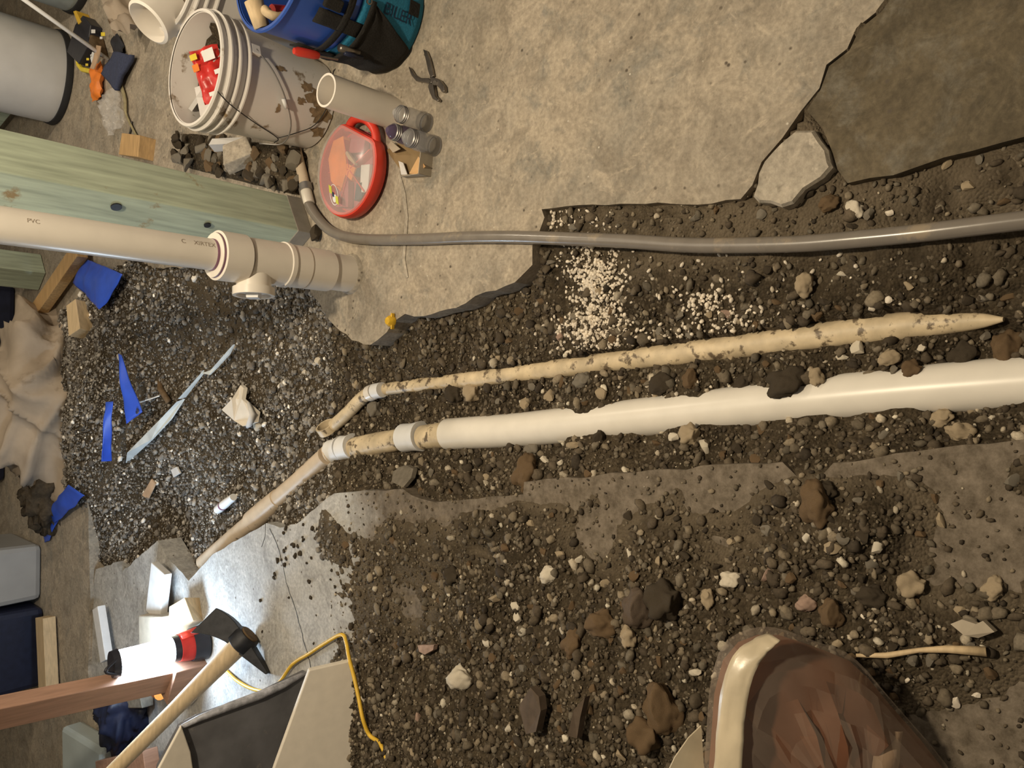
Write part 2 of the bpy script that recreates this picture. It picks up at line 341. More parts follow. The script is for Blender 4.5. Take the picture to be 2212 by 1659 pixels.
# ---------------------------------------------------------------- pipes' courses (needed by the soil too)
main_path = smoothpath([G(*p) for p in [(968,938,-.095),(1100,930,-.097),(1200,921,-.098),(1500,890,-.098),(1700,869,-.097),(1950,846,-.097),(2240,824,-.095),(2500,805,-.095)]], 6)
small_path = smoothpath([G(*p) for p in [(2168,690,-.07),(2100,694,-.078),(1950,705,-.088),(1800,722,-.092),(1600,748,-.095),(1400,772,-.099),(1200,797,-.10),(1050,816,-.102),(900,832,-.105),(830,841,-.106)]], 6)
diag_path = [G(706,985,-.085), G(640,1045,-.085), G(560,1112,-.085), G(480,1180,-.09), G(440,1215,-.10)]
hose_path = smoothpath([G(*p) for p in [(652,395,.016),(662,430,.02),(685,470,.02),(720,502,.017),(780,516,.016),(900,517,.016),(1000,513,.016),(1100,512,.016),(1200,515,.012),(1350,521,.006),(1500,530,.002),(1700,528,-.002),(1850,517,-.002),(2000,502,-.002),(2212,476,-.004),(2400,455,-.004)]], 6)
# ---------------------------------------------------------------- soil
CP = [(2230,320,-.03),(2212,420,-.035),(2000,400,-.03),(1850,440,-.025),(1700,470,-.022),(1500,470,-.017),(1350,475,-.017),(1200,480,-.02),
(2200,560,-.05),(2000,580,-.045),(1800,600,-.045),(1600,600,-.042),(1400,600,-.045),(1250,620,-.05),(1180,560,-.035),(1120,640,-.06),(1000,700,-.07),
(2200,665,-.068),(2000,690,-.068),(1900,690,-.069),(1700,715,-.068),(1500,740,-.068),(1300,768,-.068),(1100,793,-.072),(950,815,-.078),
(2200,735,-.095),(2000,755,-.092),(1800,785,-.088),(1600,810,-.092),(1400,830,-.095),(1200,850,-.098),(1050,870,-.1),(950,880,-.1),
(2212,780,-.064),(1950,806,-.062),(1700,834,-.060),(1500,858,-.060),(1250,886,-.066),(1050,908,-.082),
(2200,882,-.070),(2000,898,-.068),(1800,910,-.068),(1600,930,-.072),(1400,950,-.078),(1200,966,-.084),(1050,985,-.09),(900,1000,-.09),
(2200,953,-.014),(1980,978,-.014),(1800,1004,-.014),(1700,1003,-.014),(1450,1017,-.016),(1230,1034,-.016),(1100,1050,-.03),(1000,1045,-.04),(880,1052,-.04),(760,1050,-.05),
(1380,1090,-.006),(1300,1062,-.006),(1450,1060,-.004),(1500,1100,-.001),(2100,1120,-.006),(2060,1220,-.006),(2000,1265,-.004),(2140,1180,-.004),(1290,1190,-.002),
(1000,1110,.004),(1000,1200,.007),(850,1120,.0005),(820,1250,.001),(900,1350,.002),(1120,1090,.004),(1650,1060,.002),(1600,1150,.014),(1850,1080,.012),(1900,1180,.018),(2190,1030,.001),(2190,1300,.004),(2195,1120,-.001),
(1000,1300,.02),(1100,1400,.04),(1300,1300,.035),(1500,1250,.03),(1700,1250,.03),(1400,1450,.06),(1200,1550,.08),(1000,1500,.06),(850,1420,.03),(900,1600,.09),(1100,1650,.1),(1500,1600,.06),(1700,1400,.03),(1900,1400,.03),(2100,1400,.02),(2200,1500,0),(2000,1550,-.005),(2150,1640,-.01),(1300,1800,.1),(900,1800,.1),(1900,1800,0),(1500,2000,.1),
(760,1250,-.001),(735,1160,.001),(770,1390,.006),(690,1200,-.006),(600,1200,-.04),(500,1350,-.05),(650,1380,-.03),(450,1250,-.07),(550,1500,-.05),(700,1550,.0),(820,1480,.035),
(700,1085,-.01),(640,1115,-.03),(690,1035,-.06),
(700,900,-.13),(600,850,-.14),(550,1000,-.14),(450,1050,-.13),(400,1150,-.14),(600,1050,-.10),(640,990,-.11),(750,800,-.11),(650,720,-.12),(550,680,-.1),(620,645,-.1),(450,650,-.06),(350,640,-.0),(400,800,-.08),(450,900,-.1),(350,950,-.06),(300,720,.02),(250,680,.05),(300,1050,-.08),(250,1100,-.05),(220,800,.08),(180,750,.07),(180,900,.08),(200,1000,.05),(150,800,.06),(230,640,.05),(110,760,-.02),(140,1010,.02),(120,900,.03),(70,900,-.03),(40,700,-.03),(160,1100,0),(330,1150,-.10),(280,1190,-.07),(230,1200,-.05),(220,1300,-.06),(300,1300,-.07),(820,960,-.105),(830,900,-.115),(760,930,-.12),(580,1085,-.105),(520,1160,-.11),(480,1130,-.12)]
Cw = np.array([list(G(*p)) for p in CP])
def tps_fit(P):
    n = len(P); X = P[:, :2]; d = np.linalg.norm(X[:, None]-X[None], axis=2)
    K = np.where(d > 0, d*d*np.log(d+1e-12), 0)+np.eye(n)*2e-4
    A = np.zeros((n+3, n+3)); A[:n, :n] = K; A[:n, n] = 1; A[:n, n+1:] = X; A[n:, :n] = A[:n, n:].T
    return X, np.linalg.solve(A, np.concatenate([P[:, 2], [0, 0, 0]]))
TX, TW = tps_fit(Cw)
def tps(xy):
    out = np.zeros(len(xy))
    for s in range(0, len(xy), 20000):
        q = xy[s:s+20000]; d = np.linalg.norm(q[:, None]-TX[None], axis=2)
        out[s:s+20000] = np.where(d > 0, d*d*np.log(d+1e-12), 0) @ TW[:-3]+TW[-3]+q @ TW[-2:]
    return out
def vnoise(xy, freq, seed):
    r = np.random.default_rng(seed); T = r.random((256, 256)); p = xy*freq+100; i = np.floor(p).astype(int); f = p-i; f = f*f*(3-2*f)
    a = T[i[:, 0] % 256, i[:, 1] % 256]; b = T[(i[:, 0]+1) % 256, i[:, 1] % 256]; c_ = T[i[:, 0] % 256, (i[:, 1]+1) % 256]; d = T[(i[:, 0]+1) % 256, (i[:, 1]+1) % 256]
    return (a*(1-f[:, 0])+b*f[:, 0])*(1-f[:, 1])+(c_*(1-f[:, 0])+d*f[:, 0])*f[:, 1]-.5
def inpoly(xy, poly):
    px = np.array([[p.x, p.y] for p in poly]); n = len(px); ins = np.zeros(len(xy), bool)
    for i in range(n):
        a, b = px[i], px[(i+1) % n]
        if a[1] == b[1]: continue
        c_ = ((a[1] > xy[:, 1]) != (b[1] > xy[:, 1])) & (xy[:, 0] < (b[0]-a[0])*(xy[:, 1]-a[1])/(b[1]-a[1])+a[0]); ins ^= c_
    return ins
def segd(xy, path):
    d = np.full(len(xy), 9.)
    for a, b in zip(path[:-1], path[1:]):
        a = np.array([a.x, a.y]); b = np.array([b.x, b.y]); t = np.clip(((xy-a) @ (b-a))/((b-a) @ (b-a)), 0, 1); d = np.minimum(d, np.linalg.norm(xy-(a+t[:, None]*(b-a)), axis=1))
    return d
small_rad = [(.004+.022*min(1, i/12))*(1-.3*max(0, (i-30)/25)) for i in range(len(small_path))]
PIPES = [(main_path, [.0445]*len(main_path), .70), (small_path, small_rad, .32), (diag_path, [.033]*len(diag_path), .1)]
FLOOR_XY = poly
DARK_XY = [G(*p) for p in pd]+far_pts+[G(2230,290), G(2100,325), G(1980,360)]
heap_ok = [G(*p) for p in [(100,700),(300,560),(420,640),(300,1100),(200,1120),(120,1050),(90,900)]]
def soil_z(xy):
    z = tps(xy)
    amp = np.where(z > .012, 1.5, np.where(z < -.03, 1.25, .45))
    z = z+amp*(vnoise(xy, 9, 1)*.020+vnoise(xy, 24, 2)*.013+vnoise(xy, 60, 3)*.008+vnoise(xy, 120, 4)*.004)
    for path, rr, lift in PIPES:                   # the soil was scraped off the crowns of the pipes
        P3 = np.array([list(p) for p in path]); near = np.where(segd(xy, path) < .05)[0]
        if len(near):
            q = xy[near]; d = np.linalg.norm(q[:, None]-P3[None, :, :2], axis=2); k = d.argmin(1); dm = d.min(1); r_ = np.array(rr)[k]
            cap = P3[k, 2]+lift*r_+np.where(q[:, 0] > P3[k, 0], .020*np.clip(vnoise(q, 11, 33)*2.2, -.3, 1), 0)*(r_ > .04)+vnoise(q, 35, 31)*.010+vnoise(q, 90, 32)*.006
            sel = segd(q, path) < r_*1.02; z[near[sel]] = np.minimum(z[near[sel]], cap[sel])
    onf = inpoly(xy, FLOOR_XY) | inpoly(xy, DARK_XY); hp = inpoly(xy, heap_ok)
    z = np.where(onf & ~hp, np.minimum(z, -.03), z)
    return z
x0, x1, y0, y1, st = -2.1, 1.3, -.25, 4.75, .0125
nx, ny = int((x1-x0)/st)+1, int((y1-y0)/st)+1
gx, gy = np.meshgrid(np.linspace(x0, x1, nx), np.linspace(y0, y1, ny)); gxy = np.stack([gx.ravel(), gy.ravel()], 1)
gz = soil_z(gxy)
me = bpy.data.meshes.new('soil_ground'); me.vertices.add(nx*ny); me.vertices.foreach_set('co', np.concatenate([gxy, gz[:, None]], 1).astype('f').ravel())
idx = (np.arange(ny-1)[:, None]*nx+np.arange(nx-1)[None]).ravel(); q = np.stack([idx, idx+1, idx+nx+1, idx+nx], 1).astype('i')
me.loops.add(q.size); me.polygons.add(len(q)); me.loops.foreach_set('vertex_index', q.ravel()); me.polygons.foreach_set('loop_start', np.arange(0, q.size, 4, dtype='i'))
me.update(calc_edges=True); me.shade_smooth()
thin = np.clip(1-np.abs(gz-.003)/.012, 0, 1)*(gxy[:, 0] < 0)
slope = np.exp(-(((gxy[:, 0]-.2)/.22)**2+((gxy[:, 1]-2.95)/.42)**2))
tr = np.clip((gxy[:, 0]-.19)/.08, 0, 1)*np.clip((1.15-gxy[:, 1])/.25, 0, 1)
dust = np.clip(thin*.75+slope*.55+tr*.8, 0, 1)*np.clip(.75+1.2*vnoise(gxy, 30, 9)+.8*vnoise(gxy, 7, 10), 0, 1)
at = me.attributes.new('dust', 'FLOAT', 'POINT'); at.data.foreach_set('value', dust.astype('f'))
me.materials.append(M['soil']); so = bpy.data.objects.new('soil_ground', me); COL.objects.link(so); tag(so, 'dark brown dug up soil in the trench and heap', None, None, 'structure')

# ---------------------------------------------------------------- gravel: one mesh of the small stones nobody could count
bm = bmesh.new(); bmesh.ops.create_icosphere(bm, subdivisions=1, radius=1); ICO_V = np.array([v.co[:] for v in bm.verts]); ICO_F = np.array([[v.index for v in f.verts] for f in bm.faces]); bm.free()
bm = bmesh.new(); bmesh.ops.create_icosphere(bm, subdivisions=2, radius=1); ICO2_V = np.array([v.co[:] for v in bm.verts]); ICO2_F = np.array([[v.index for v in f.verts] for f in bm.faces]); bm.free()
PAL = np.array([[.12,.092,.063],[.17,.132,.09],[.085,.066,.047],[.23,.185,.13],[.27,.225,.165],[.36,.29,.20],[.19,.158,.115],[.48,.41,.31],[.64,.57,.45]])
PAL[:7] *= .66; PAL[7:] *= .9
PP = np.array([.20,.22,.11,.17,.11,.10,.05,.03,.01])
def project(p):
    v = (np.asarray(p)-np.array(CAM)); r, f, u = [v @ np.array(q) for q in ((1,0,0),(0,1,0),(0,0,1))]
    R_ = np.array([[rt.x, fw.x, up.x], [rt.y, fw.y, up.y], [rt.z, fw.z, up.z]])
    c_ = v @ R_.T; return 1106+FPX*c_[:, 1]/c_[:, 2], 829.5-FPX*c_[:, 0]/c_[:, 2]
def scatter(n, smin, smax, power, seed):
    r = np.random.default_rng(seed); xy = np.stack([r.uniform(-1.9, 1.0, n), r.uniform(.02, 4.45, n)], 1)
    z = soil_z(xy); s = smin*(1-r.random(n)*(1-(smin/smax)**power))**(-1/power)
    onf = inpoly(xy, FLOOR_XY) | inpoly(xy, DARK_XY); hp = inpoly(xy, heap_ok)
    ok = ~(onf & ~hp) & (segd(xy, main_path) > .036) & (segd(xy, small_path) > .016+s*.5) & (segd(xy, hose_path) > .015+s) & (segd(xy, diag_path) > .026)
    px, py = project(np.stack([xy[:, 0], xy[:, 1], z], 1)); ok &= (px > 40) & (px < 2300) & (py > -60) & (py < 1760) & ~((px > 1690) & (py < 285)) & ~((px > 1600) & (px < 1780) & (py < 395))
    onl = inpoly(xy, LEFT_XY); bare = (z < -.001) & (xy[:, 0] < -.05) & onl; ok &= ~(bare & ((r.random(n) < (.62 if smax < .01 else 1.1)) | (xy[:, 1] > 1.95))); z = np.where(bare, 0, z)
    thin_ = (np.abs(z-.003) < .008) & (xy[:, 0] < -.05); ok &= ~(thin_ & (r.random(n) < .55))
    ok &= ~((px > 1190) & (py < 660-(px-1190)*.02) & (r.random(n) < .62)); ok &= ~((px > 400) & (px < 560) & (py > 600) & (py < 780) & (r.random(n) < .5))
    return xy[ok], z[ok], s[ok], px[ok], py[ok]
LEFT_XY = [G(*p) for p in le]+[Vector((-.06,-.4,0)), Vector((-4,-.4,0)), Vector((-4,3.2,0)), G(430,1700), G(440,1420)]
def stones_mesh(name, xy, z, s, cols, base_v, base_f, seed, flat=(.5, .95)):
    r = np.random.default_rng(seed); n = len(xy); nv = len(base_v)
    an = r.uniform(0, 2*PI, n); sc = np.stack([s*r.uniform(.8, 1.3, n), s*r.uniform(.6, 1.0, n), s*r.uniform(flat[0], flat[1], n)], 1)
    tilt = r.uniform(-.5, .5, n)
    v = base_v[None]*(1+r.uniform(-.24, .24, (n, nv, 1)))*sc[:, None]
    x_ = v[..., 0]; y_ = v[..., 1]*np.cos(tilt)[:, None]-v[..., 2]*np.sin(tilt)[:, None]; z_ = v[..., 1]*np.sin(tilt)[:, None]+v[..., 2]*np.cos(tilt)[:, None]
    X = x_*np.cos(an)[:, None]-y_*np.sin(an)[:, None]+xy[:, :1]; Y = x_*np.sin(an)[:, None]+y_*np.cos(an)[:, None]+xy[:, 1:]; Z = z_+(z+s*.22)[:, None]
    V_ = np.stack([X, Y, Z], 2).reshape(-1, 3); F_ = (base_f[None]+(np.arange(n)*nv)[:, None, None]).reshape(-1, 3)
    me = bpy.data.meshes.new(name); me.vertices.add(len(V_)); me.vertices.foreach_set('co', V_.astype('f').ravel())
    me.loops.add(F_.size); me.polygons.add(len(F_)); me.loops.foreach_set('vertex_index', F_.astype('i').ravel()); me.polygons.foreach_set('loop_start', np.arange(0, F_.size, 3, dtype='i'))
    me.update(calc_edges=True); 
    c4 = np.repeat(np.concatenate([cols, np.ones((n, 1))], 1), nv, axis=0)
    a = me.color_attributes.new('col', 'FLOAT_COLOR', 'POINT'); a.data.foreach_set('color', c4.astype('f').ravel())
    me.materials.append(M['gravel']); None
    o = bpy.data.objects.new(name, me); COL.objects.link(o); return o
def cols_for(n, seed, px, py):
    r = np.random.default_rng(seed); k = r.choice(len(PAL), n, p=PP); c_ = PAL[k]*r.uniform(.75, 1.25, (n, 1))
    far = (px < 720)[:, None] & (py > 560)[:, None]; g = c_.mean(1, keepdims=True); return np.where(far, (.5*c_+.62*g)*1.75, c_)  # far pit stones paler and greyer: work lamp light put into their colour
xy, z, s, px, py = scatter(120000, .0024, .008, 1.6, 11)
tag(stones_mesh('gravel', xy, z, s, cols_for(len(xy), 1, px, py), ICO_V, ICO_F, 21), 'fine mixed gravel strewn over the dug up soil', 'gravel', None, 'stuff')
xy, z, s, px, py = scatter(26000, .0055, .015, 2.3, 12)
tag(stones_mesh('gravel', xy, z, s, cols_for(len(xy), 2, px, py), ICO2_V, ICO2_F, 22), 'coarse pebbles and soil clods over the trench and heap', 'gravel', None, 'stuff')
# white chips spilled over the trench
W = []
for cx, cy, sx, sy, n in ((1290,590,55,60,420),(1300,690,45,60,460),(1250,720,60,45,170),(1530,655,45,28,90),(1590,690,60,30,50),(1240,480,70,14,50),(1460,720,90,25,60),(1370,840,200,25,30),(1600,600,300,60,45)):
    for k in range(n): W.append((random.gauss(cx, sx*.62), random.gauss(cy, sy*.62)))
wxy = np.array([list(G(*p, -.06))[:2] for p in W]); keep = ~inpoly(wxy, FLOOR_XY) & (segd(wxy, small_path) > .03); wxy = wxy[keep]
ws = rng.uniform(.0022, .0064, len(wxy)); wc = np.array([.74,.65,.53])*rng.uniform(.75, 1.2, (len(wxy), 1))
tag(stones_mesh('white_chips', wxy, soil_z(wxy)+.001, ws, wc, ICO_V, ICO_F, 23), 'white crumbs spilled across the soil between hose and thin pipe', 'debris', None, 'stuff')

# ---------------------------------------------------------------- stones, one by one
def rock_mesh(seed, sx=1, sy=.8, sz=.6, rough=.42, planar=0):
    bm = bmesh.new(); bmesh.ops.create_icosphere(bm, subdivisions=2, radius=1)
    o = Vector((seed*7.3, seed*3.1, 1.7))
    rr = random.Random(seed); planes = [(Vector((rr.gauss(0,1), rr.gauss(0,1), rr.gauss(0,1))).normalized(), rr.uniform(.5, .8)) for _ in range(planar)]
    for v in bm.verts:
        p = v.co.copy(); p *= 1+rough*mn.noise(p*1.3+o)+rough*.4*mn.noise(p*3+o)
        for n_, d in planes:
            e = p.dot(n_)-d
            if e > 0: p -= n_*e
        v.co = Vector((p.x*sx, p.y*sy, p.z*sz))
    me = bpy.data.meshes.new('stone'); bm.to_mesh(me); bm.free(); me.shade_smooth(); me.set_sharp_from_angle(angle=math.radians(32)); me.materials.append(M['tanrock']); return me
ROCKS = [rock_mesh(i, 1, .62+.1*(i % 4), .45+.06*(i % 5), .42, 7+i % 5) for i in range(12)]
def big_rock(seed):
    bm = bmesh.new(); bmesh.ops.create_icosphere(bm, subdivisions=4, radius=1); o = Vector((seed*5.7, seed*2.9, .3)); rr = random.Random(seed+90)
    pl = [(Vector((rr.gauss(0,1), rr.gauss(0,1), rr.gauss(0,.8))).normalized(), rr.uniform(.62, .88)) for _ in range(5)]
    for v in bm.verts:
        p = v.co.copy(); p *= 1+.5*mn.noise(p*1.1+o)
        for n_, d in pl:
            e = p.dot(n_)-d
            if e > 0: p -= n_*e*.9
        p *= 1+.14*mn.noise(p*3.1+o)+.07*mn.noise(p*8+o)+.035*mn.noise(p*19+o)
        v.co = Vector((p.x, p.y*.8, p.z*.62))
    me = bpy.data.meshes.new('stone'); bm.to_mesh(me); bm.free(); me.shade_smooth(); me.materials.append(M['tanrock']); return me
BIGROCKS = [big_rock(i) for i in range(7)]
def stone(mesh, m, loc, size, rz, label, group=None, name='stone', cat='stone', tilt=0):
    o = bpy.data.objects.new(name, mesh); COL.objects.link(o); o.location = loc; o.rotation_euler = (tilt, tilt*.6, rz); o.scale = (size,)*3
    if o.material_slots: o.material_slots[0].link = 'OBJECT'; o.material_slots[0].material = M[m]
    return tag(o, label, cat, group)
def zat(x, y): return float(soil_z(np.array([[x, y]]))[0])
def gz_at(px, py, it=5):                       # where the sight line of that spot meets the soil
    z_ = 0.
    for _ in range(it):
        p = G(px, py, z_); z_ = zat(p.x, p.y)
    return G(px, py, z_)
HAND = [  # px, py, length px, material, turn, label
 (1790,440,44,'brownrock',.4,'smooth brown rounded stone at the edge of the broken slab'),
 (1848,455,42,'palerock',1.9,'pale pointed stone beside the smooth brown stone'),
 (1878,465,34,'greyrock',.9,'dusty grey stone between the pale pointed stone and the hose'),
 (1922,460,20,'whitebit',.2,'small bright white stone above the hose'),
 (1738,614,52,'tanrock',1.6,'long tan oval stone between hose and thin pipe'),
 (1920,648,22,'whitebit',2.2,'white chip nearest the thin pipe tip'),
 (1885,665,22,'whitebit',.6,'hooked white chip just above the thin pipe'),
 (1855,752,38,'palerock',1.5,'pale pinkish stone under the middle of the thin pipe'),
 (1700,825,78,'darkrock',.3,'large round dark clod resting against the thick pipe'),
 (1605,832,50,'darkrock',1.1,'dark soil clod on the edge of the thick pipe'),
 (1760,812,40,'tanrock',2.0,'tan speckled stone right of the large round clod'),
 (1925,770,46,'tanrock',.4,'tan angular stone between the two buried pipes'),
 (1930,800,28,'greyrock',1.2,'grey flat stone touching the thick pipe'),
 (1970,800,44,'brownrock',.2,'brown wedge stone at the edge of the thick pipe'),
 (2175,755,74,'brownrock',1.5,'big brown stone past the tip of the thin pipe'),
 (2080,765,60,'darkrock',.9,'dark clod below the tip of the thin pipe'),
 (1262,820,40,'greyrock',.2,'grey square stone between the pipes under the white crumbs'),
 (1300,850,36,'tanrock',1.0,'tan angular stone beside the grey square stone'),
 (1435,825,62,'darkrock',.5,'dark round clod between the pipes, midway along'),
 (1495,820,46,'brownrock',1.4,'brown clod beside the dark round clod'),
 (1025,850,46,'tanrock',.7,'tan cube shaped stone between the pipes at their far end'),
 (985,850,52,'darkrock',1.9,'dark angular stone left of the tan cube stone'),
 (1135,873,32,'tanrock',.3,'tan pebble above the start of the thick pipe'),
 (1190,852,34,'tanrock',1.3,'tan pebble close to the grey square stone'),
 (1156,965,44,'greyrock',.6,'grey lumpy stone just under the thick pipe'),
 (1238,962,36,'tanrock',.1,'tan half round stone under the thick pipe'),
 (1297,950,42,'darkrock',1.1,'black clod stuck to the lower side of the thick pipe'),
 (1493,942,52,'tanrock',.5,'flat tan triangular stone below the thick pipe'),
 (1524,962,34,'palerock',1.9,'white finger shaped pebble beside the tan triangular stone'),
 (1140,1022,70,'brownrock',1.2,'long dusty brown clod on the edge of the left slab'),
 (2035,902,48,'tanrock',.5,'knobbly tan stone below the near end of the thick pipe'),
 (2075,935,52,'tanrock',2.8,'long tan pebble pointing away from the knobbly stone'),
 (1190,1238,48,'palerock',.9,'large smooth cream stone on the dusty slab'),
 (1252,1208,26,'palerock',.2,'small white stone right of the smooth cream stone'),
 (982,1245,44,'darkrock',.4,'dark round clod on the dusty slab'),
 (1360,1112,26,'darkrock',1.2,'black crumb on the bare grey slab'),
 (1765,1090,88,'brownrock',1.5,'large brown broken rock on the left slab edge'),
 (1780,1062,56,'darkrock',.4,'dark rock leaning on the large brown rock'),
 (1745,1162,28,'palerock',1.1,'cream pebble below the large brown rock'),
 (1895,1183,32,'palerock',1.4,'cream oval pebble left of the bare slab patch'),
 (1385,1315,88,'slate',1.4,'dark upright slate block in the left heap'),
 (1440,1302,92,'darkrock',.6,'big dark rock beside the upright slate block'),
 (1300,1345,74,'brownrock',.3,'brown flat rock right of the slate block'),
 (1240,1388,58,'brownrock',1.0,'brown angular rock in the middle of the heap'),
 (1235,1366,26,'whitebit',.4,'white triangular chip on the brown angular rock'),
 (1358,1372,42,'tanrock',1.7,'tan bean shaped pebble under the slate block'),
 (1000,1460,66,'palerock',.5,'pale curved rubble lump in the left heap'),
 (1440,1530,110,'brownrock',1.8,'big brown clod left of the plastic bag'),
 (1400,1590,80,'brownrock',.9,'second big brown clod close to the plastic bag'),
 (1502,1452,34,'palerock',.3,'pale tan pebble just left of the bag top'),
 (1580,1250,44,'palerock',.1,'knobbly white stone in the heap above the bag'),
 (1530,1290,40,'tanrock',1.6,'tan square pebble in the heap above the bag'),
 (1660,1240,34,'pinkrock',.9,'pinkish flat pebble in the heap above the bag'),
 (1745,1300,46,'pinkrock',.5,'pinkish wedge stone above the bag'),
 (1800,1325,64,'brownrock',1.5,'long brown stone above the bag beside the pinkish wedge'),
 (1970,1265,62,'tanrock',.4,'tan flat lump half on the bare slab patch'),
 (1880,1285,60,'darkrock',.2,'dark lump at the corner of the bare slab patch'),
 (2145,1270,48,'tanrock',1.0,'tan stone near the frame edge on the left slab'),
 (1865,1330,16,'whitebit',.4,'tiny white square chip above the bag'),
 (2065,1515,30,'whitebit',1.2,'white pebble below the pale shard'),
 (2110,1500,20,'whitebit',.2,'small white pebble right of the white pebble'),
 (1960,1470,18,'whitebit',.9,'tiny white pebble at the side of the bag'),
 (1975,1425,34,'greyrock',1.3,'grey pebble under the twig'),
 (1810,1390,26,'tanrock',.8,'tan pebble touching the top of the bag'),
 (1075,1290,34,'tanrock',.2,'tan wedge pebble in the heap beside the dusty slab'),
 (1115,1310,30,'palerock',.9,'pale speckled pebble near the dusty slab'),
 (1120,1335,26,'palerock',1.6,'pale long pebble under the pale speckled pebble'),
 (690,780,22,'palerock',.9,'pale pebble on the gravel below the vertical pipe'),
 (660,805,22,'palerock',.1,'white pebble above the pipe elbow'),
 (815,885,40,'greyrock',.8,'grey angular stone between the pipe fittings'),
 (770,830,24,'tanrock',.2,'tan round pebble beside the thin pipe elbow'),
 (560,920,30,'palerock',.2,'pale stone below the torn board scrap'),
]
for i, (px_, py_, L_, m_, rz_, lb) in enumerate(HAND):
    p = gz_at(px_, py_); sc_ = (p-CAM).dot(ray(1106, 829.5).normalized()); r_ = L_*sc_/FPX/2*1.05
    stone(BIGROCKS[i % 7] if L_ >= 40 else ROCKS[i % 12], m_, p+Vector((0, 0, r_*.22)), r_, rz_+PI/2, lb, 'hand-sized stones in the trench and heap' if L_ > 45 else 'single pebbles in the trench and heap', tilt=random.uniform(-.25, .25))
xy, z, s, px, py = scatter(9000, .0085, .016, 2.6, 13)
score = s*FPX/np.linalg.norm(np.stack([xy[:, 0], xy[:, 1], z-CH], 1), axis=1)
hp_ = np.array([[h[0], h[1]] for h in HAND])
okk = np.array([(np.min(np.hypot(hp_[:, 0]-a, hp_[:, 1]-b)) > 34) for a, b in zip(px, py)]) & (px > 60) & (px < 2205) & (py > 10) & (py < 1650)
order = np.argsort(-score*okk); chosen = []
for k in order:
    if not okk[k]: continue
    if all((px[k]-px[j])**2+(py[k]-py[j])**2 > 30**2 for j in chosen): chosen.append(k)
    if len(chosen) >= 222: break
KIND = [('brownrock','brown','pebble'),('tanrock','tan','pebble'),('greyrock','grey','pebble'),('palerock','pale','pebble'),('darkrock','dark','clod'),('pinkrock','pinkish','pebble')]
import re
MARK = [(h[0], h[1], re.split(r' (at|beside|between|above|nearest|just|under|resting|on|right|touching|past|below|left|close|stuck|pointing|leaning|in|near|half|from|midway) ', h[5])[0].replace(',', '')) for h in HAND]
MARK += [(1500,530,'grey hose'),(1900,512,'grey hose'),(1250,515,'grey hose'),(2165,690,'thin pipe tip'),(890,942,'white pipe coupling'),(720,970,'pipe elbow coupling'),(880,1030,'flat concrete shard'),(540,880,'torn board scrap'),(495,1090,'white tube end'),(848,694,'amber cap'),(1700,400,'triangular concrete chunk'),(560,1110,'tan diagonal pipe'),(930,1400,'pink tile shard'),(1160,1530,'brown slate shard'),(1600,1380,'plastic bag'),(280,860,'blue tarp fold'),(400,870,'pale metal strip'),(780,1440,'tan board')]
used = {}
for k in chosen:
    a, b = px[k], py[k]
    wts = [.40, .17, .18, .05, .18, .02]; m_, c_, kd = random.choices(KIND, wts)[0]
    dd = sorted(((q[0]-a)**2+(q[1]-b)**2, q) for q in MARK); lab = None
    for dist, q in dd[:6]:
        dx, dy = a-q[0], b-q[1]; rel = ('right of' if dx > 0 else 'left of') if abs(dx) > abs(dy) else ('below' if dy > 0 else 'above')
        for c2 in ('', 'small ', 'larger '):
            cand = f"{c2}{c_} {kd} {'just ' if dist < 70**2 else ''}{rel} the {q[2]}"
            if cand not in used and len(cand.split()) <= 16 and (c2 == '' or (c2 == 'small ') == (s[k] < .0115)): lab = cand; break
        if lab: break
    lab = lab or f'{c_} {kd} in the loose dirt'; used[lab] = 1
    stone(ROCKS[random.randrange(12)], m_, (xy[k, 0], xy[k, 1], z[k]+s[k]*.15), s[k]*random.uniform(.9, 1.15), random.uniform(0, 6), lab, f'loose {c_} {kd}s in the dirt', name='pebble' if kd == 'pebble' else 'soil_clod', cat=kd, tilt=random.uniform(-.4, .4))

# ---------------------------------------------------------------- buried pipes, hose
def ring(a, b, r, seg=24): return MB().tube([a, b], r, seg)
t = thing('drain_pipe', 'thick white plastic drain pipe half buried along the trench', 'pipe', main_path[0])
part(MB().tube(main_path, .0445, 28), 'pipe_run', 'pvc', t, smooth='angle')
def fit(pts, r0, m, name, **kw): return part(MB().tube(pts, r0, 24), name, m, t, smooth='angle', **kw)
a, b = G(968,938,-.095), G(915,945,-.098)
fit([a, a+(b-a)*.5, b], [.038, .036, .036], 'pvc_old', 'muddy_joint')
fit([G(912,942,-.098), G(893,944,-.098), G(873,946,-.098)], [.045, .041, .043], 'white', 'coupling')
fit([G(873,948,-.104), G(820,957,-.106), G(766,968,-.106)], [.033, .035, .035], 'pvc_old', 'short_section')
fit([G(764,964,-.103), G(752,967,-.103), G(742,968,-.103)], [.043, .039, .041], 'white', 'coupling')
fit([G(740,968,-.104), G(728,972,-.104), G(718,976,-.104)], [.042, .038, .041], 'white', 'coupling')
fit([G(722,975,-.106), G(706,985,-.09)], .034, 'pvc_tan', 'elbow')
t2 = thing('drain_branch', 'tan plastic pipe running diagonally under the white slab edge', 'pipe', diag_path[0])
part(MB().tube(diag_path[:3], [.033, .033, .033], 24), 'pipe_run', 'pvc_tan', t2, smooth='angle')
a, b = G(575,1100,-.085), G(548,1124,-.085)
part(MB().tube([diag_path[2]+(diag_path[1]-diag_path[2])*.55, a, G(545,1125,-.083)], [.036, .039, .039], 24), 'coupling', 'pvc_tan', t2, smooth='angle')
part(MB().tube([G(545,1125,-.085)]+diag_path[3:], .031, 24), 'pipe_run', 'pvc_tan', t2, smooth='angle')
t = thing('drain_pipe', 'thin yellowed plastic pipe half buried beside the thick pipe', 'pipe', small_path[-1])
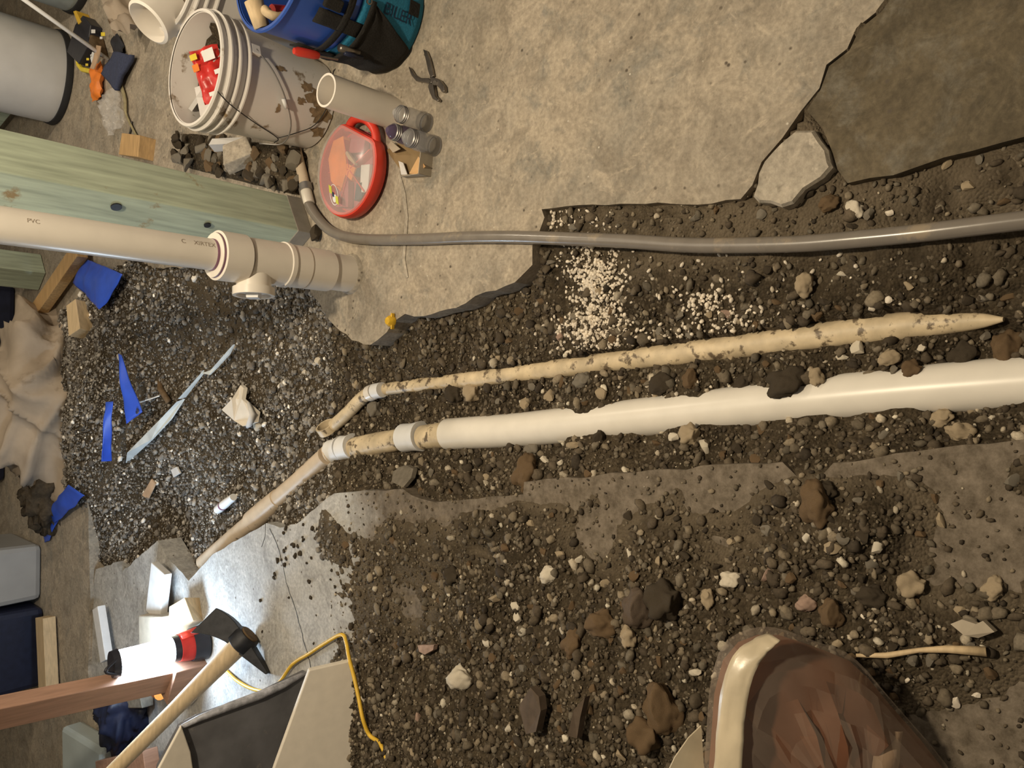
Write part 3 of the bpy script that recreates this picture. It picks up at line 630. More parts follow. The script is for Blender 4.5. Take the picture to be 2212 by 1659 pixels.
part(MB().tube(small_path, small_rad, 20), 'pipe_run', 'pvc_old', t, smooth='angle')
part(MB().tube([G(826,842,-.092), G(810,845,-.092)], .024, 18), 'coupling', 'white', t, smooth='angle')
part(MB().tube([G(808,846,-.095), G(798,850,-.095)], .025, 18), 'coupling', 'pvc_clean', t, smooth='angle')
part(MB().tube(smoothpath([G(800,848,-.098), G(780,862,-.10), G(750,893,-.10), G(722,918,-.105)], 4), .021, 18), 'elbow', 'pvc_old', t, smooth='angle')
part(MB().lathe([(.034,-.006),(.034,.02),(.028,.02),(.028,-.006)], 24, Matrix.Translation(G(708,928,-.10)) @ Matrix.Rotation(.9,4,'Y'), closed=True), 'broken_socket', 'pvc_old', t, smooth='angle')
t = thing('garden_hose', 'dusty grey hose snaking from the post along the slab and trench', 'hose', hose_path[0])
part(MB().tube(hose_path, .0155, 16), 'hose_body', 'hose', t, smooth=True)
t = thing('conduit_pipe', 'short cream plastic conduit coming from under the bucket to the hose', 'pipe', G(655,385,.02))
part(MB().tube([G(640,322,.02), G(652,372,.02), G(661,412,.02)], .0165, 18), 'pipe_run', 'pvc_tan', t, smooth='angle')
part(MB().tube([G(659,398,.021), G(662,412,.021)], .0205, 18), 'clamp', 'galv', t, smooth='angle')
part(MB().tube([G(661,412,.021), G(668,440,.021)], .0175, 18), 'coupling', 'pvc', t, smooth='angle')
# ---------------------------------------------------------------- vertical stack with clean-out
B = G(757, 592); t = thing('drain_stack', 'vertical white drain stack with clean-out tee rising from the floor', 'pipe', B)
def lz(prof, name, m, root, c, seg=40, **kw): return part(MB().lathe(prof, seg, Matrix.Translation(c)), name, m, root, smooth='angle', **kw)
lz([(.055,-.06),(.055,.13)], 'lower_pipe', 'pvc_clean', t, B)
lz([(.0555,.083),(.0605,.084),(.0605,.345),(.057,.347)], 'tee_body', 'pvc_clean', t, B)
lz([(.0605,.218),(.064,.220),(.064,.233),(.0605,.235)], 'collar', 'pvc_clean', t, B)
lz([(.0606,.165),(.0612,.1655),(.0612,.168),(.0606,.1685)], 'seam', 'inkgrey', t, B)
lz([(.057,.352),(.0655,.353),(.0655,.425),(.060,.427),(.04,.427)], 'upper_hub', 'pvc_clean', t, B)
lz([(.0585,.427),(.0585,.434),(.041,.435)], 'bushing', 'pvc_clean', t, B)
lz([(.0588,.4275),(.0592,.428),(.0592,.431),(.0588,.432)], 'primer_ring', 'primer', t, B)
lz([(.0412,.435),(.0418,.436),(.0418,.441),(.0412,.442)], 'primer_ring', 'primer', t, B)
lz([(.041,.40),(.041,1.6)], 'upper_pipe', 'pvc_clean', t, B)
md = Matrix.Translation(B+Vector((-.012,0,.318))) @ Matrix.Rotation(math.radians(184), 4, 'Z') @ Matrix.Rotation(math.radians(88), 4, 'Y')
br = part(MB().lathe([(.046,0),(.046,.062),(.055,.063),(.055,.085),(.046,.085),(.045,.075),(0,.075)], 36, md), 'cleanout_branch', 'pvc_clean', t, smooth='angle')
part(MB().lathe([(.024,.075),(.022,.092),(0,.092)], 4, md), 'cleanout_plug', 'white', br)
# small print along the upper pipe
def text_mesh(txt, size, font_scale=1.0):
    cu = bpy.data.curves.new('txt', 'FONT'); cu.body = txt; cu.size = size; cu.align_x = 'CENTER'; cu.align_y = 'CENTER'
    ob = bpy.data.objects.new('txt', cu); COL.objects.link(ob); bpy.context.view_layer.update()
    dg = bpy.context.evaluated_depsgraph_get(); me = bpy.data.meshes.new_from_object(ob.evaluated_get(dg)); bpy.data.objects.remove(ob); return me
def wrap_text(txt, size, c, R, phi, zc, name, m, root, vertical=True, flip=1, Rz=None):
    me = text_mesh(txt, size); 
    for v in me.vertices:
        x_, y_ = v.co.x*flip, v.co.y*flip
        h, s_ = (zc-x_, y_) if vertical else (zc+y_, x_)
        rr_ = R if Rz is None else Rz(h); ph = phi+s_/rr_
        v.co = Vector((c.x+math.cos(ph)*rr_, c.y+math.sin(ph)*rr_, c.z+h))
    me.materials.clear(); me.materials.append(M[m]); o = bpy.data.objects.new(name, me); COL.objects.link(o); o.parent = root
    me.transform(Matrix.Translation(-Vector(root.location))); return o
toC = math.atan2(-B.y, -B.x)
wrap_text('XIRTEX', .017, B, .0414, toC+.62, .475, 'print', 'inkgrey', t)
wrap_text('C', .017, B, .0414, toC+.60, .53, 'print', 'inkgrey', t)
wrap_text('PVC', .014, B, .0414, toC+.45, .86, 'print', 'inkgrey', t)
lz([(.050,0),(.062,.0),(.060,.006),(.055,.012)], 'mortar_collar', 'chunk', t, B)
part(MB().tube([B+Vector((.045,.045,-.02)), B+Vector((.045,.045,.11))], .012, 12), 'side_tube', 'pvc_tan', t, smooth=True)
# ---------------------------------------------------------------- treated posts
def post(N_, R_, s_, h, label, base=True, bolts=()):
    d = (R_-N_); d.z = 0; d.normalize(); e = Vector((-d.y, d.x, 0)); 
    t = thing('timber_post', label, 'post', N_)
    pts = [N_, N_+d*s_, N_+d*s_+e*s_, N_+e*s_]
    part(MB().prism([p+Vector((0,0,.002)) for p in pts], (.016*h, 0, h)), 'timber', 'greenwood', t, bevel=.004)
    if base:
        part(MB().prism([p+(p-(pts[0]+pts[2])/2)*.03 for p in pts], (0, 0, .055)), 'base_sleeve', 'timber_base', t, bevel=.002)
    for s1, z1, r1 in bolts:
        q = N_+e*s1+Vector((.016*z1, 0, z1)); part(MB().tube([q-d*.001, q-d*.005], r1, 16), 'bolt_plug', 'iron', t)
    return t
N1 = G(676, 504); post(N1, N1+Vector((.868, .497, 0)), .14, 2.0, 'green tinted treated timber post beside the drain stack', bolts=((.05, .33, .010), (.045, .585, .014)))
N2 = G(100, 590); post(N2, N2+Vector((.11, .085, 0)), .14, 2.0, 'treated timber post standing in the dim background', base=False)
N3 = G(75, 250); t = single(MB().box(N3+Vector((.06,.5,.12)), (.09,1.1,.14), .15), 'timber_beam', 'greenwood', 'green timber offcut lying on the far floor by the grey bin', 'timber', bevel=.004)
# ---------------------------------------------------------------- buckets
def bucket(c, m, label, rb=.135, rt_=.158, h=.385, rings=(.362,.335,.305), name='bucket'):
    t = thing(name, label, 'bucket', c)
    R = lambda z: rb+(rt_-rb)*z/h
    lz([(0,.0),(rb-.006,.0),(rb,.006),(R(.28),.28),(rt_,h),(rt_-.005,h),(R(.28)-.004,.28),(rb-.005,.008),(0,.008)], 'body', m, t, c, 56)
    lz([(rt_-.004,h-.004),(rt_+.004,h-.006),(rt_+.007,h-.001),(rt_+.004,h+.004),(rt_-.003,h+.004)], 'rim', m, t, c, 56)
    for z in rings:
        lz([(R(z)-.001,z-.004),(R(z)+.013,z-.003),(R(z)+.013,z+.001),(R(z)-.001,z+.004)], 'ring_rib', m, t, c, 56)
    return t, R
def on(c, R, a, z, off=.003):
    f = math.atan2(-c.y, -c.x)+math.radians(a); r_ = R(z)+off; return Vector((c.x+math.cos(f)*r_, c.y+math.sin(f)*r_, c.z+z))
c1 = G(722, 247)+Vector((.055, .125, 0)); bk, R1 = bucket(c1, 'bucket', 'mud splashed white bucket of rubble next to the drain pipe offcut')
part(MB().tube(smoothpath([on(c1,R1,38,.285,.012), on(c1,R1,22,.235,.012), on(c1,R1,0,.185,.012), on(c1,R1,-28,.135,.012), on(c1,R1,-60,.115,.012), on(c1,R1,-82,.16,.012)], 5), .0022, 8), 'bail_handle', 'galv', bk, smooth=True)
part(MB().tube([on(c1,R1,-2,.19,.013), on(c1,R1,-10,.172,.013)], .006, 10), 'handle_grip', 'white', bk, smooth=True)
part(MB().box(on(c1,R1,38,.285,.006), (.03,.014,.03), math.atan2(-c1.y,-c1.x)+math.radians(38)+PI/2), 'handle_ear', 'bucket', bk, bevel=.003)
mr_ = random.Random(4)
for a_, z_, w_, h_ in ((12,.065,17,.055),(-6,.05,14,.05),(20,.11,8,.03),(2,.125,5,.02),(-30,.03,12,.035),(-14,.19,9,.008),(30,.20,4,.02),(26,.03,10,.04)):
    vs_ = [on(c1,R1,a_,z_,.0012)]; n_ = 22
    for k in range(n_):
        q_ = 2*PI*k/n_; rr_ = .45+.55*mr_.random(); vs_.append(on(c1,R1,a_+w_*math.cos(q_)*rr_,max(.004, z_+h_*math.sin(q_)*rr_),.0012))
    part(MB().add(vs_, [(0,1+k,1+(k+1)%n_) for k in range(n_)]), 'mud_splash', 'mud', bk)
tw = [on(c1,R1,-14,.384,.006), on(c1,R1,-22,.34,.016), on(c1,R1,-38,.24,.004), on(c1,R1,-55,.14,.004), on(c1,R1,-72,.125,.004)]
single(MB().tube(smoothpath(tw, 4), .0016, 6), 'twine', 'wire', 'black twine hanging from the bucket rim down its side', 'string', smooth=True)
tw = [on(c1,R1,-55,.14,.005), on(c1,R1,-38,.10,.005), on(c1,R1,-20,.055,.005), on(c1,R1,10,.03,.006), G(718,170,.004)+Vector((.01,0,0)), G(722,150,.004)]
single(MB().tube(smoothpath(tw, 4), .0016, 6), 'twine', 'wire', 'black twine crossing the lower bucket toward the blue bucket', 'string', smooth=True)
def dirtdisc(c, r, z, seed):
    def f(u, v):
        rr = r*v; a = 2*PI*u; p = Vector((c.x+rr*math.cos(a), c.y+rr*math.sin(a), 0))
        return (p.x, p.y, c.z+z+.05*mn.noise(p*14+Vector((seed,0,0)))+.02*mn.noise(p*45)+.03*(p.x-c.x)/r)
    return MB().grid(f, 36, 10)
single(dirtdisc(c1, R1(.29)-.006, .29, 3), 'soil_fill', 'soil', 'lumpy soil filling the mud splashed white bucket', 'soil', smooth=True)
for k, (dx, dy, sz_, rz_) in enumerate(((-.06,.04,.075,.4),(.07,.02,.06,1.2),(-.02,.085,.08,2.0))):
    q = c1+Vector((dx, dy, .315)); rot = (Matrix.Rotation(rz_,3,'Z') @ Matrix.Rotation(.6,3,'X'))
    single(MB().box(q, (sz_*1.5, sz_*1.1, .012), rot=rot), 'drywall_scrap', 'whiteboard', ['pale board scrap at the left of the rubble bucket','pale board scrap at the right of the rubble bucket','pale board scrap at the back of the rubble bucket'][k], 'scrap', 'board scraps in the rubble bucket')
# crumpled red snack bag
def pillow(c, X_, Z_, w, h, th, seed, nu=18, nv=14, crumple=.012):
    mb = MB()
    for sgn in (1, -1):
        def f(u, v, sgn=sgn):
            e = (1-(2*u-1)**6)*(1-(2*v-1)**6); p = c+X_*((u-.5)*w)+Z_*((v-.5)*h)
            n_ = X_.cross(Z_); k = crumple*mn.noise(p*28+Vector((seed,0,0)))+crumple*.6*mn.noise(p*60)
            return p+n_*(sgn*th*e+k)
        mb.grid(f, nu, nv)
    return mb
q = c1+Vector((.0, .005, .335)); X_ = Vector((.93,.25,.18)).normalized(); Z_ = Vector((-.1,.75,.66)); Z_ = (Z_-X_*Z_.dot(X_)).normalized()
t = thing('snack_bag', 'crumpled red foil snack bag in the rubble bucket', 'bag', q); 
part(pillow(q, X_, Z_, .165, .085, .016, 2), 'foil', 'redbag', t, smooth=True)
nn = X_.cross(Z_); nn = nn if nn.dot(CAM-q) > 0 else -nn
for (u, v, w_, h_, m_) in ((.045,-.015,.034,.034,'white'),(.05,.028,.018,.02,'yellowtag'),(-.01,-.03,.014,.024,'white'),(-.045,-.03,.03,.012,'white'),(.018,.03,.022,.018,'orange'),(-.068,-.01,.012,.05,'white')):
    p = q+X_*u+Z_*v+nn*.024; part(MB().prism([p-X_*w_/2-Z_*h_/2, p+X_*w_/2-Z_*h_/2, p+X_*w_*.4+Z_*h_/2, p-X_*w_*.55+Z_*h_/2], nn*.0015), 'print_patch', m_, t)
# second white bucket with a big pipe elbow in it
c2 = c1+Vector((.325, .16, 0)); bk2, R2 = bucket(c2, 'bucket', 'clean white bucket behind the blue tool bucket')
e0 = c2+Vector((.0, .05, .24)); d_ = (V(330, 48, c2.y+.02)-e0)
t = thing('pipe_elbow', 'large cream plastic pipe fitting sticking out of the clean white bucket', 'pipe fitting', e0)
dn = Vector((-.62, .02, .55)).normalized(); tip = V(318, 50, c2.y+.02); st_ = tip-dn*.36
def along(p, d, prof, seg=40):
    z_ = d.normalized(); q_ = Vector((0,0,1)).rotation_difference(z_).to_matrix().to_4x4(); return MB().lathe(prof, seg, Matrix.Translation(p) @ q_)
part(along(st_, dn, [(.062,0),(.062,.27),(.054,.27),(.054,0)]), 'pipe_body', 'pvc_tan', t, smooth='angle')
part(along(st_, dn, [(.060,.25),(.068,.255),(.068,.355),(.060,.36),(.058,.35),(.056,.25)]), 'hub', 'pvc_clean', t, smooth='angle')
# ---------------------------------------------------------------- blue tool bucket
c3 = G(927, 25)+Vector((.03, .165, 0)); bk3, R3 = bucket(c3, 'bucket_blue', 'blue bucket wearing a black and teal tool organizer', rings=(), rt_=.16, rb=.14)
fa = math.atan2(-c3.y, -c3.x)
def shell(c, R, a0, a1, z0, z1, off, wob=.004, nu=24, nv=10, ztop=None, zbot=None):
    def f(u, v):
        a = math.radians(a0+(a1-a0)*u); zt = z1 if ztop is None else ztop(u); zb = z0 if zbot is None else zbot(u); z = zb+(zt-zb)*v; r_ = R(z)+off+wob*mn.noise(Vector((u*6, v*5, off*90))); 
        return (c.x+math.cos(fa+a)*r_, c.y+math.sin(fa+a)*r_, c.z+z)
    return MB().grid(f, nu, nv)
part(shell(c3, R3, -180, 180, .004, .20, .004, .002, 60), 'organizer_skirt', 'fabric_teal', bk3, smooth=True, solid=.003)
part(shell(c3, R3, -100, 6, .012, .178, .013, .006, 40, 10, None, lambda u: .012+.155*max(0, (u-.76)/.24)), 'front_pocket', 'fabric', bk3, smooth=True, solid=.004)
part(shell(c3, R3, 60, 130, .012, .15, .013, .008, 20), 'side_pocket', 'fabric', bk3, smooth=True, solid=.004)
part(shell(c3, R3, -102, 8, .168, .182, .017, .002, 30, 2), 'pocket_binding', 'fabric', bk3, smooth=True, solid=.004)
wrap_text('BILER', .042, c3, .145, fa+math.radians(7), .085, 'lettering', 'ink', bk3, vertical=True, Rz=lambda h: R3(h)+.0085)
part(shell(c3, R3, 12, 26, .02, .055, .0095, .001, 6, 4), 'emblem', 'fabric', bk3, solid=.002)
for a_, z_ in ((-70, .235), (-22, .255), (24, .235)):
    part(shell(c3, R3, a_-7, a_+7, .17, z_+.06, .011, .003, 6, 6), 'tool_loop', 'fabric', bk3, smooth=True, solid=.004)
part(shell(c3, R3, -95, 35, .225, .245, .012, .003, 30, 3), 'webbing_strap', 'fabric', bk3, smooth=True, solid=.003)
q = on(c3, R3, -8, .285, .012); part(MB().box(q, (.03,.014,.05), fa+PI/2-.14), 'buckle', 'fabric', bk3, bevel=.004)
q = on(c3, R3, 6, .19, .015); part(MB().lathe([(.008,-.003),(.008,.003),(.005,.003),(.005,-.003)], 16, Matrix.Translation(q) @ Matrix.Rotation(fa,4,'Z') @ Matrix.Rotation(PI/2,4,'Y'), closed=True), 'snap_ring', 'steel', bk3)
# tools in the bucket and its loops
p0 = on(c3, R3, -64, .17, .018); p1 = on(c3, R3, -66, .30, .03)
t = thing('screwdriver', 'red handled screwdriver in the outer pocket of the blue bucket', 'screwdriver', p0)
part(MB().tube([p0, p0+(p1-p0)*.5], .004, 8), 'shaft', 'steel', t); part(MB().tube([p0+(p1-p0)*.45, p0+(p1-p0)*.55, p1-(p1-p0)*.08, p1], [.009,.012,.012,.008], 10), 'grip', 'red', t, smooth='angle')
p0 = on(c3, R3, -40, .15, .022); p1 = on(c3, R3, -40, .215, .03)
t = thing('pliers', 'small pliers with pale jaws in the front pocket of the blue bucket', 'pliers', p0)
part(MB().tube([p0, p1], [.006,.011], 8), 'jaws', 'steel', t, smooth=True); part(MB().tube([p0+Vector((-.012,0,-.01)), p0+Vector((-.02,-.004,.05))], .006, 8), 'grip', 'navy', t, smooth=True)
rimc = c3+Vector((0,0,.385))
t = thing('hammer', 'wooden handled tool leaning out of the blue bucket', 'hammer', c3+Vector((-.03,.02,.1)))
h0, h1 = c3+Vector((.03,.03,.10)), V(600, 35, c3.y-.02)
part(MB().tube(smoothpath([h0, h0+(h1-h0)*.5, h1, V(572,22,c3.y)], 4), [.012]*9+[.015]*2+[.018,.017], 12, flat=.7), 'handle', 'wood_pale', t, smooth=True)
part(MB().tube([V(566,60,c3.y+.04), V(548,2,c3.y+.04)], [.02,.024], 12), 'handle_end', 'wood_pale', t, smooth=True)
h0 = c3+Vector((-.02,.06,.12)); single(MB().tube([h0, V(588,24,c3.y+.06)], .017, 10), 'pry_bar', 'red', 'dark red round tool inside the blue bucket', 'tool', smooth='angle')
h0 = c3+Vector((.07,.0,.12)); h1 = h0+Vector((.01,.0,.26)); t = thing('flashlight', 'black torch with a chrome ring inside the blue bucket', 'flashlight', h0)
part(MB().tube([h0, h1], .033, 20), 'barrel', 'battery', t, smooth='angle'); part(MB().tube([h1-Vector((0,0,.03)), h1-Vector((0,0,.022))], .0345, 20), 'chrome_ring', 'steel', t, smooth='angle')
# adjustable wrench / pliers on the floor
def flat(pts, th=.008, z=.003): return MB().prism([G(*p, z) for p in pts], (0, 0, th))
t = thing('slip_joint_pliers', 'rusty open pliers lying on the concrete by the blue bucket', 'pliers', G(940,185))
part(flat([(918,108),(926,112),(933,130),(938,150),(941,166),(934,170),(929,155),(924,132)]), 'handle', 'steel', t, bevel=.002)
part(flat([(886,145),(892,150),(900,163),(912,170),(930,170),(938,176),(935,184),(920,180),(903,177),(893,165)]), 'handle', 'steel', t, bevel=.002)
part(flat([(934,168),(945,170),(957,176),(966,188),(967,200),(961,202),(955,192),(947,186),(940,186)], .012), 'jaw', 'steel', t, bevel=.002)
part(flat([(934,180),(942,184),(944,196),(946,208),(955,218),(952,222),(941,216),(935,203),(931,190)], .012), 'jaw', 'steel', t, bevel=.002)
part(MB().tube([G(939,179,.014), G(939,179,.019)], .006, 12), 'pivot', 'steel', t)
# ---------------------------------------------------------------- drain pipe offcut, bottles, parts case, torn box
c4 = G(868, 236)+Vector((0,.045,0)); t = thing('pipe_offcut', 'cream plastic pipe offcut standing upright by the white bucket', 'pipe')
t.location = c4; part(MB().lathe([(.0445,0),(.0445,.215),(.0445,.222),(.0385,.222),(.0385,0)], 40, Matrix.Translation(c4), closed=True), 'pipe_wall', 'pvc_clean', t, smooth='angle')
def bottle(px_, py_, m, label, h=.115, r=.026):
    c = G(px_, py_)+Vector((0, r, 0)); t = thing('spray_can', label, 'canister', c, 'small clear canisters by the pipe offcut')
    lz([(0,0),(r-.003,0),(r,.004),(r,.068*h/.115),(r-.003,.078*h/.115),(r*.82,.085*h/.115),(r*.82,.098*h/.115),(r*.55,h-.006),(r*.3,h),(0,h)], 'body', m, t, c, 28)
    for z in (.084,.090,.096): lz([(r*.82,z*h/.115-.002),(r*.92,z*h/.115),(r*.82,z*h/.115+.002)], 'neck_ring', 'galv', t, c, 28)
    lz([(r*.96,.006),(r+.001,.003),(r+.001,.001),(r*.9,0)], 'base_rim', 'galv', t, c, 28)
bottle(936, 262, 'glass', 'clear grey canister standing nearest the pliers', .115, .0255)
bottle(922, 300, 'glassdark', 'dark purple canister between the two clear ones', .118, .0245)
bottle(955, 312, 'glass', 'clear grey canister standing in front by the torn box', .112, .0265)
cc = G(778, 372)+Vector((0,.0,0)); RC = .140
t = thing('parts_case', 'round red parts case with a clear lid and winged sticker', 'case', cc)
ang0 = math.radians(-28)                          # direction of the chord side with the handle
ux, uy = Vector((math.cos(ang0), math.sin(ang0), 0)), Vector((-math.sin(ang0), math.cos(ang0), 0))
def outline(r_, chord, n=44):
    pts = []; 
    for k in range(n):
        a = 2*PI*k/n; p = Vector((math.cos(a)*r_, math.sin(a)*r_)); 
        p.x = min(p.x, chord); pts.append(p)
    return pts
def ringof(r_, chord, z): return [cc+ux*p.x+uy*p.y+Vector((0,0,z)) for p in outline(r_, chord)]
def loft(rings, cap=True):
    n_ = len(rings[0]); vs = [p for r_ in rings for p in r_]; fs = [(i*n_+k, i*n_+(k+1)%n_, (i+1)*n_+(k+1)%n_, (i+1)*n_+k) for i in range(len(rings)-1) for k in range(n_)]
    if cap: fs += [tuple(range(n_))[::-1], tuple(range((len(rings)-1)*n_, len(rings)*n_))]
    return MB().add(vs, fs)
part(loft([ringof(RC-.012,.10,.002), ringof(RC,.112,.014), ringof(RC+.004,.116,.034), ringof(RC,.112,.048), ringof(RC-.012,.10,.050), ringof(RC-.016,.096,.012)]), 'tray', 'red', t, smooth='angle')
part(MB().tube([cc+Vector((0,0,.0115)), cc+Vector((0,0,.0135))], .118, 32), 'tray_floor', 'purple', t)
for k, a in enumerate((.3, 1.5, 2.7, 3.9, 5.1)):
    p = cc+Vector((math.cos(a), math.sin(a), 0))*.055+Vector((0,0,.027)); part(MB().box(p, (.10,.003,.028), a), 'divider', 'red', t)
lid = part(loft([ringof(RC-.004,.108,.050), ringof(RC-.004,.108,.058), ringof(RC-.016,.098,.066)]), 'lid', 'clear', t, smooth='angle')
part(MB().tube(smoothpath([cc+ux*.098+uy*.08+Vector((0,0,.03)), cc+ux*.135+uy*.055+Vector((0,0,.034)), cc+ux*.15+Vector((0,0,.036)), cc+ux*.135-uy*.055+Vector((0,0,.034)), cc+ux*.098-uy*.08+Vector((0,0,.03))], 5), .013, 12), 'carry_handle', 'red', t, smooth=True)
def bit(u, v, pts, m, name, th=.012, z=.016): part(MB().prism([cc+Vector((u+a, v+b, z)) for a, b in pts], (0,0,th)), name, m, t, bevel=.002)
bit(.03,.06,[(-.09,-.02),(-.03,-.05),(.03,-.04),(.075,-.03),(.07,.02),(.02,.045),(-.05,.03)],'orange','orange_fitting',.026)
bit(.02,.02,[(-.055,-.03),(-.02,-.05),(.0,-.01),(-.01,.03)],'orange','orange_fitting',.024)
bit(.035,-.012,[(-.03,-.022),(-.02,-.022),(.02,.018),(.015,.026),(-.005,.012)],'kraft','cut_wedge',.012,.034)
bit(-.04,-.065,[(-.04,-.02),(.04,-.028),(.045,.014),(-.035,.018)],'whiteboard','white_fitting',.02)
bit(-.075,-.03,[(-.02,-.025),(.03,-.03),(.03,.0),(-.02,.01)],'navy','dark_fitting',.02)
bit(.06,-.03,[(-.02,-.03),(.02,-.04),(.03,.03),(-.01,.04)],'purple','maroon_fitting',.02)
bit(-.06,.04,[(-.05,-.03),(.03,-.03),(.02,.04),(-.04,.03)],'purple','maroon_fitting',.02)
bit(.0,-.02,[(-.03,-.03),(.0,-.05),(.0,.0),(-.02,.01)],'navy','dark_fitting',.018)
sc0 = cc+Vector((-.075, .035, .0675))
def disc(c, rx, ry, a, th, m, name, hole=0):
    d1, d2 = Vector((math.cos(a), math.sin(a), 0)), Vector((-math.sin(a), math.cos(a), 0)); n_ = 26
    o_ = [c+d1*rx*math.cos(2*PI*k/n_)+d2*ry*math.sin(2*PI*k/n_) for k in range(n_)]
    if not hole: mb = MB().prism(o_, (0,0,th))
    else:
        i_ = [c+d1*(rx-hole)*math.cos(2*PI*k/n_)+d2*(ry-hole)*math.sin(2*PI*k/n_) for k in range(n_)]
        mb = MB().add(o_+i_, [(k,(k+1)%n_,n_+(k+1)%n_,n_+k) for k in range(n_)])
    o = part(mb, name, m, t); return o
disc(sc0, .034, .019, .35, .0006, 'white', 'sticker', .0022)
disc(sc0+Vector((-.012,-.006,.0007)), .012, .010, .35, .0006, 'greyplastic', 'sticker')
for sg in (1, -1):
    w0 = sc0+Vector((.004*sg, .008*sg, .0008)); part(MB().prism([w0, w0+Vector((.022*sg,.004*sg,0)), w0+Vector((.030*sg,.018*sg,0)), w0+Vector((.006*sg,.014*sg,0))], (0,0,.0006)), 'sticker', 'lime', t)
part(MB().prism([sc0+Vector((a, b, .001)) for a, b in ((-.008,-.004),(.006,.0),(.010,.008),(-.004,.006))], (0,0,.0006)), 'sticker', 'ink', t)
# torn carton
t = thing('torn_carton', 'small torn cardboard carton lying open beside the red case', 'carton', G(890,345))
A_, B_, C_, D_ = G(836,325), G(880,385), G(930,382), G(935,335)
part(MB().prism([A_, B_, C_, D_, G(880,300)], (0,0,.003)), 'bottom', 'cardin', t)
part(MB().prism([C_+Vector((0,0,.0)), D_, D_+Vector((0,0,.045)), C_+Vector((0,0,.045))], (C_-B_).normalized()*.002), 'end_wall', 'card', t)
part(MB().prism([B_, C_, C_+Vector((0,0,.042)), B_+Vector((0,0,.025)), A_.lerp(B_,.9)+Vector((0,0,.012))], (-.001,-.002,0)), 'side_wall', 'card', t)
part(MB().prism([D_, G(888,297), G(888,297,.03), D_+Vector((0,0,.045))], (.001,.002,0)), 'side_wall', 'card', t)
part(MB().prism([G(838,315,.004), G(846,305,.02), G(866,322,.03), G(850,330,.012)], (0,0,.002)), 'torn_flap', 'card', t)
part(MB().prism([G(885,375,.02), G(905,338,.03), G(920,360,.03), G(900,378,.02)], (0,0,.002)), 'printed_flap', 'cardprint', t)
part(MB().prism([G(862,348,.006), G(872,352,.016), G(882,380,.012), G(868,378,.006)], (0,0,.002)), 'torn_flap', 'whiteboard', t)
single(MB().tube([G(862,378,.002), G(872,420,.002), G(878,470,.002), G(872,560,.002), G(880,600,.002)], [.006,.008,.007,.006,.004], 6, flat=.25), 'mortar_smear', 'chunk', 'thin pale mortar line running over the slab under the hose', 'mortar')
p = gz_at(848, 694); t = thing('wire_nut', 'small amber plastic cap on the broken slab tip', 'cap', G(848,694,0)+Vector((0,0,.001)))
part(MB().lathe([(0,0),(.016,0),(.016,.012),(.010,.020),(0,.021)], 18, Matrix.Translation(G(848,694,.001))), 'cap_body', 'amber', t, smooth='angle')
for sg in (-1, 1): part(MB().box(G(848,694,.008)+Vector((.016*sg,0,0)), (.014,.006,.012)), 'wing', 'amber', t, bevel=.002)
# ---------------------------------------------------------------- rubble pile by the post
rp = random.Random(5); spots = []
while len(spots) < 84:
    a, b = rp.uniform(395, 662), rp.uniform(285, 412)
    if b > 352+(a-395)*.25 or b < 288+(a-395)*.14: continue
    spots.append((a, b))
def pile(u, v):
    a, b = 385+u*285, 0; lo, hi = 284+(a-395)*.14, 362+(a-395)*.25; b = lo+(hi-lo)*v; p = G(a, b); e = (1-(2*u-1)**4)*(1-(2*v-1)**4)
    return (p.x, p.y, -.004+e*.035+e*.02*mn.noise(p*18)+e*.01*mn.noise(p*50))
o = MB().grid(pile, 40, 20).build('soil_pile', 'soil', None, smooth=True); tag(o, 'low pile of dark soil between the post and the white bucket', 'soil', None, 'stuff')
RM = [(515,335,'squared concrete chunk'),(497,312,'thin board shard'),(640,345,'cream conduit'),(560,305,'white bucket'),(640,420,'post foot'),(430,300,'bucket rim end'),(505,365,'small concrete bit')]
for i, (a, b) in enumerate(spots):
    p = G(a, b); s_ = rp.uniform(.013, .040); m_, cn = rp.choice([('darkrock','dark'),('greyrock','grey'),('greyrock','grey'),('brownrock','brown'),('darkrock','dark')]); lab = None
    for _, q in sorted(((q[0]-a)**2+(q[1]-b)**2, q) for q in RM):
        dx, dy = a-q[0], b-q[1]; rel = ('right of' if dx > 0 else 'left of') if abs(dx) > abs(dy) else ('below' if dy > 0 else 'above')
        for c2 in (('small ' if s_ < .018 else 'large ' if s_ > .027 else ''), ''):
            cand = f'{c2}{cn} rubble lump {rel} the {q[2]}'
            if cand not in used: lab = cand; break
        if lab: break
    lab = lab or f'{cn} rubble lump in the pile by the post'; used[lab] = 1
    stone(ROCKS[i % 12], m_, p+Vector((0,0,.022+s_*.2+rp.uniform(0,.012))), s_, rp.uniform(0,6), lab, 'rubble lumps by the post', name='rubble_lump', cat='rubble', tilt=rp.uniform(-.5,.5))
def chunkbox(c, sz, rz, rx, name, m, label, cat, amp=.12, seed=1, **kw):
    rot = Matrix.Rotation(rz,3,'Z') @ Matrix.Rotation(rx,3,'X'); mb = MB().box(c, sz, rot=rot); r = random.Random(seed)
    mb.v = [tuple(Vector(v)+Vector((r.uniform(-1,1)*amp*sz[0], r.uniform(-1,1)*amp*sz[1], r.uniform(-1,1)*amp*sz[2]))) for v in mb.v]
    return single(mb, name, m, label, cat, **kw)
chunkbox(G(515,335,.06), (.075,.10,.05), .5, .7, 'concrete_chunk', 'chunk', 'pale squared concrete chunk on top of the rubble pile', 'concrete chunk', bevel=.004)
chunkbox(G(497,312,.07), (.02,.12,.05), .2, .9, 'board_shard', 'whiteboard', 'thin pale board shard beside the squared chunk', 'scrap', seed=4)
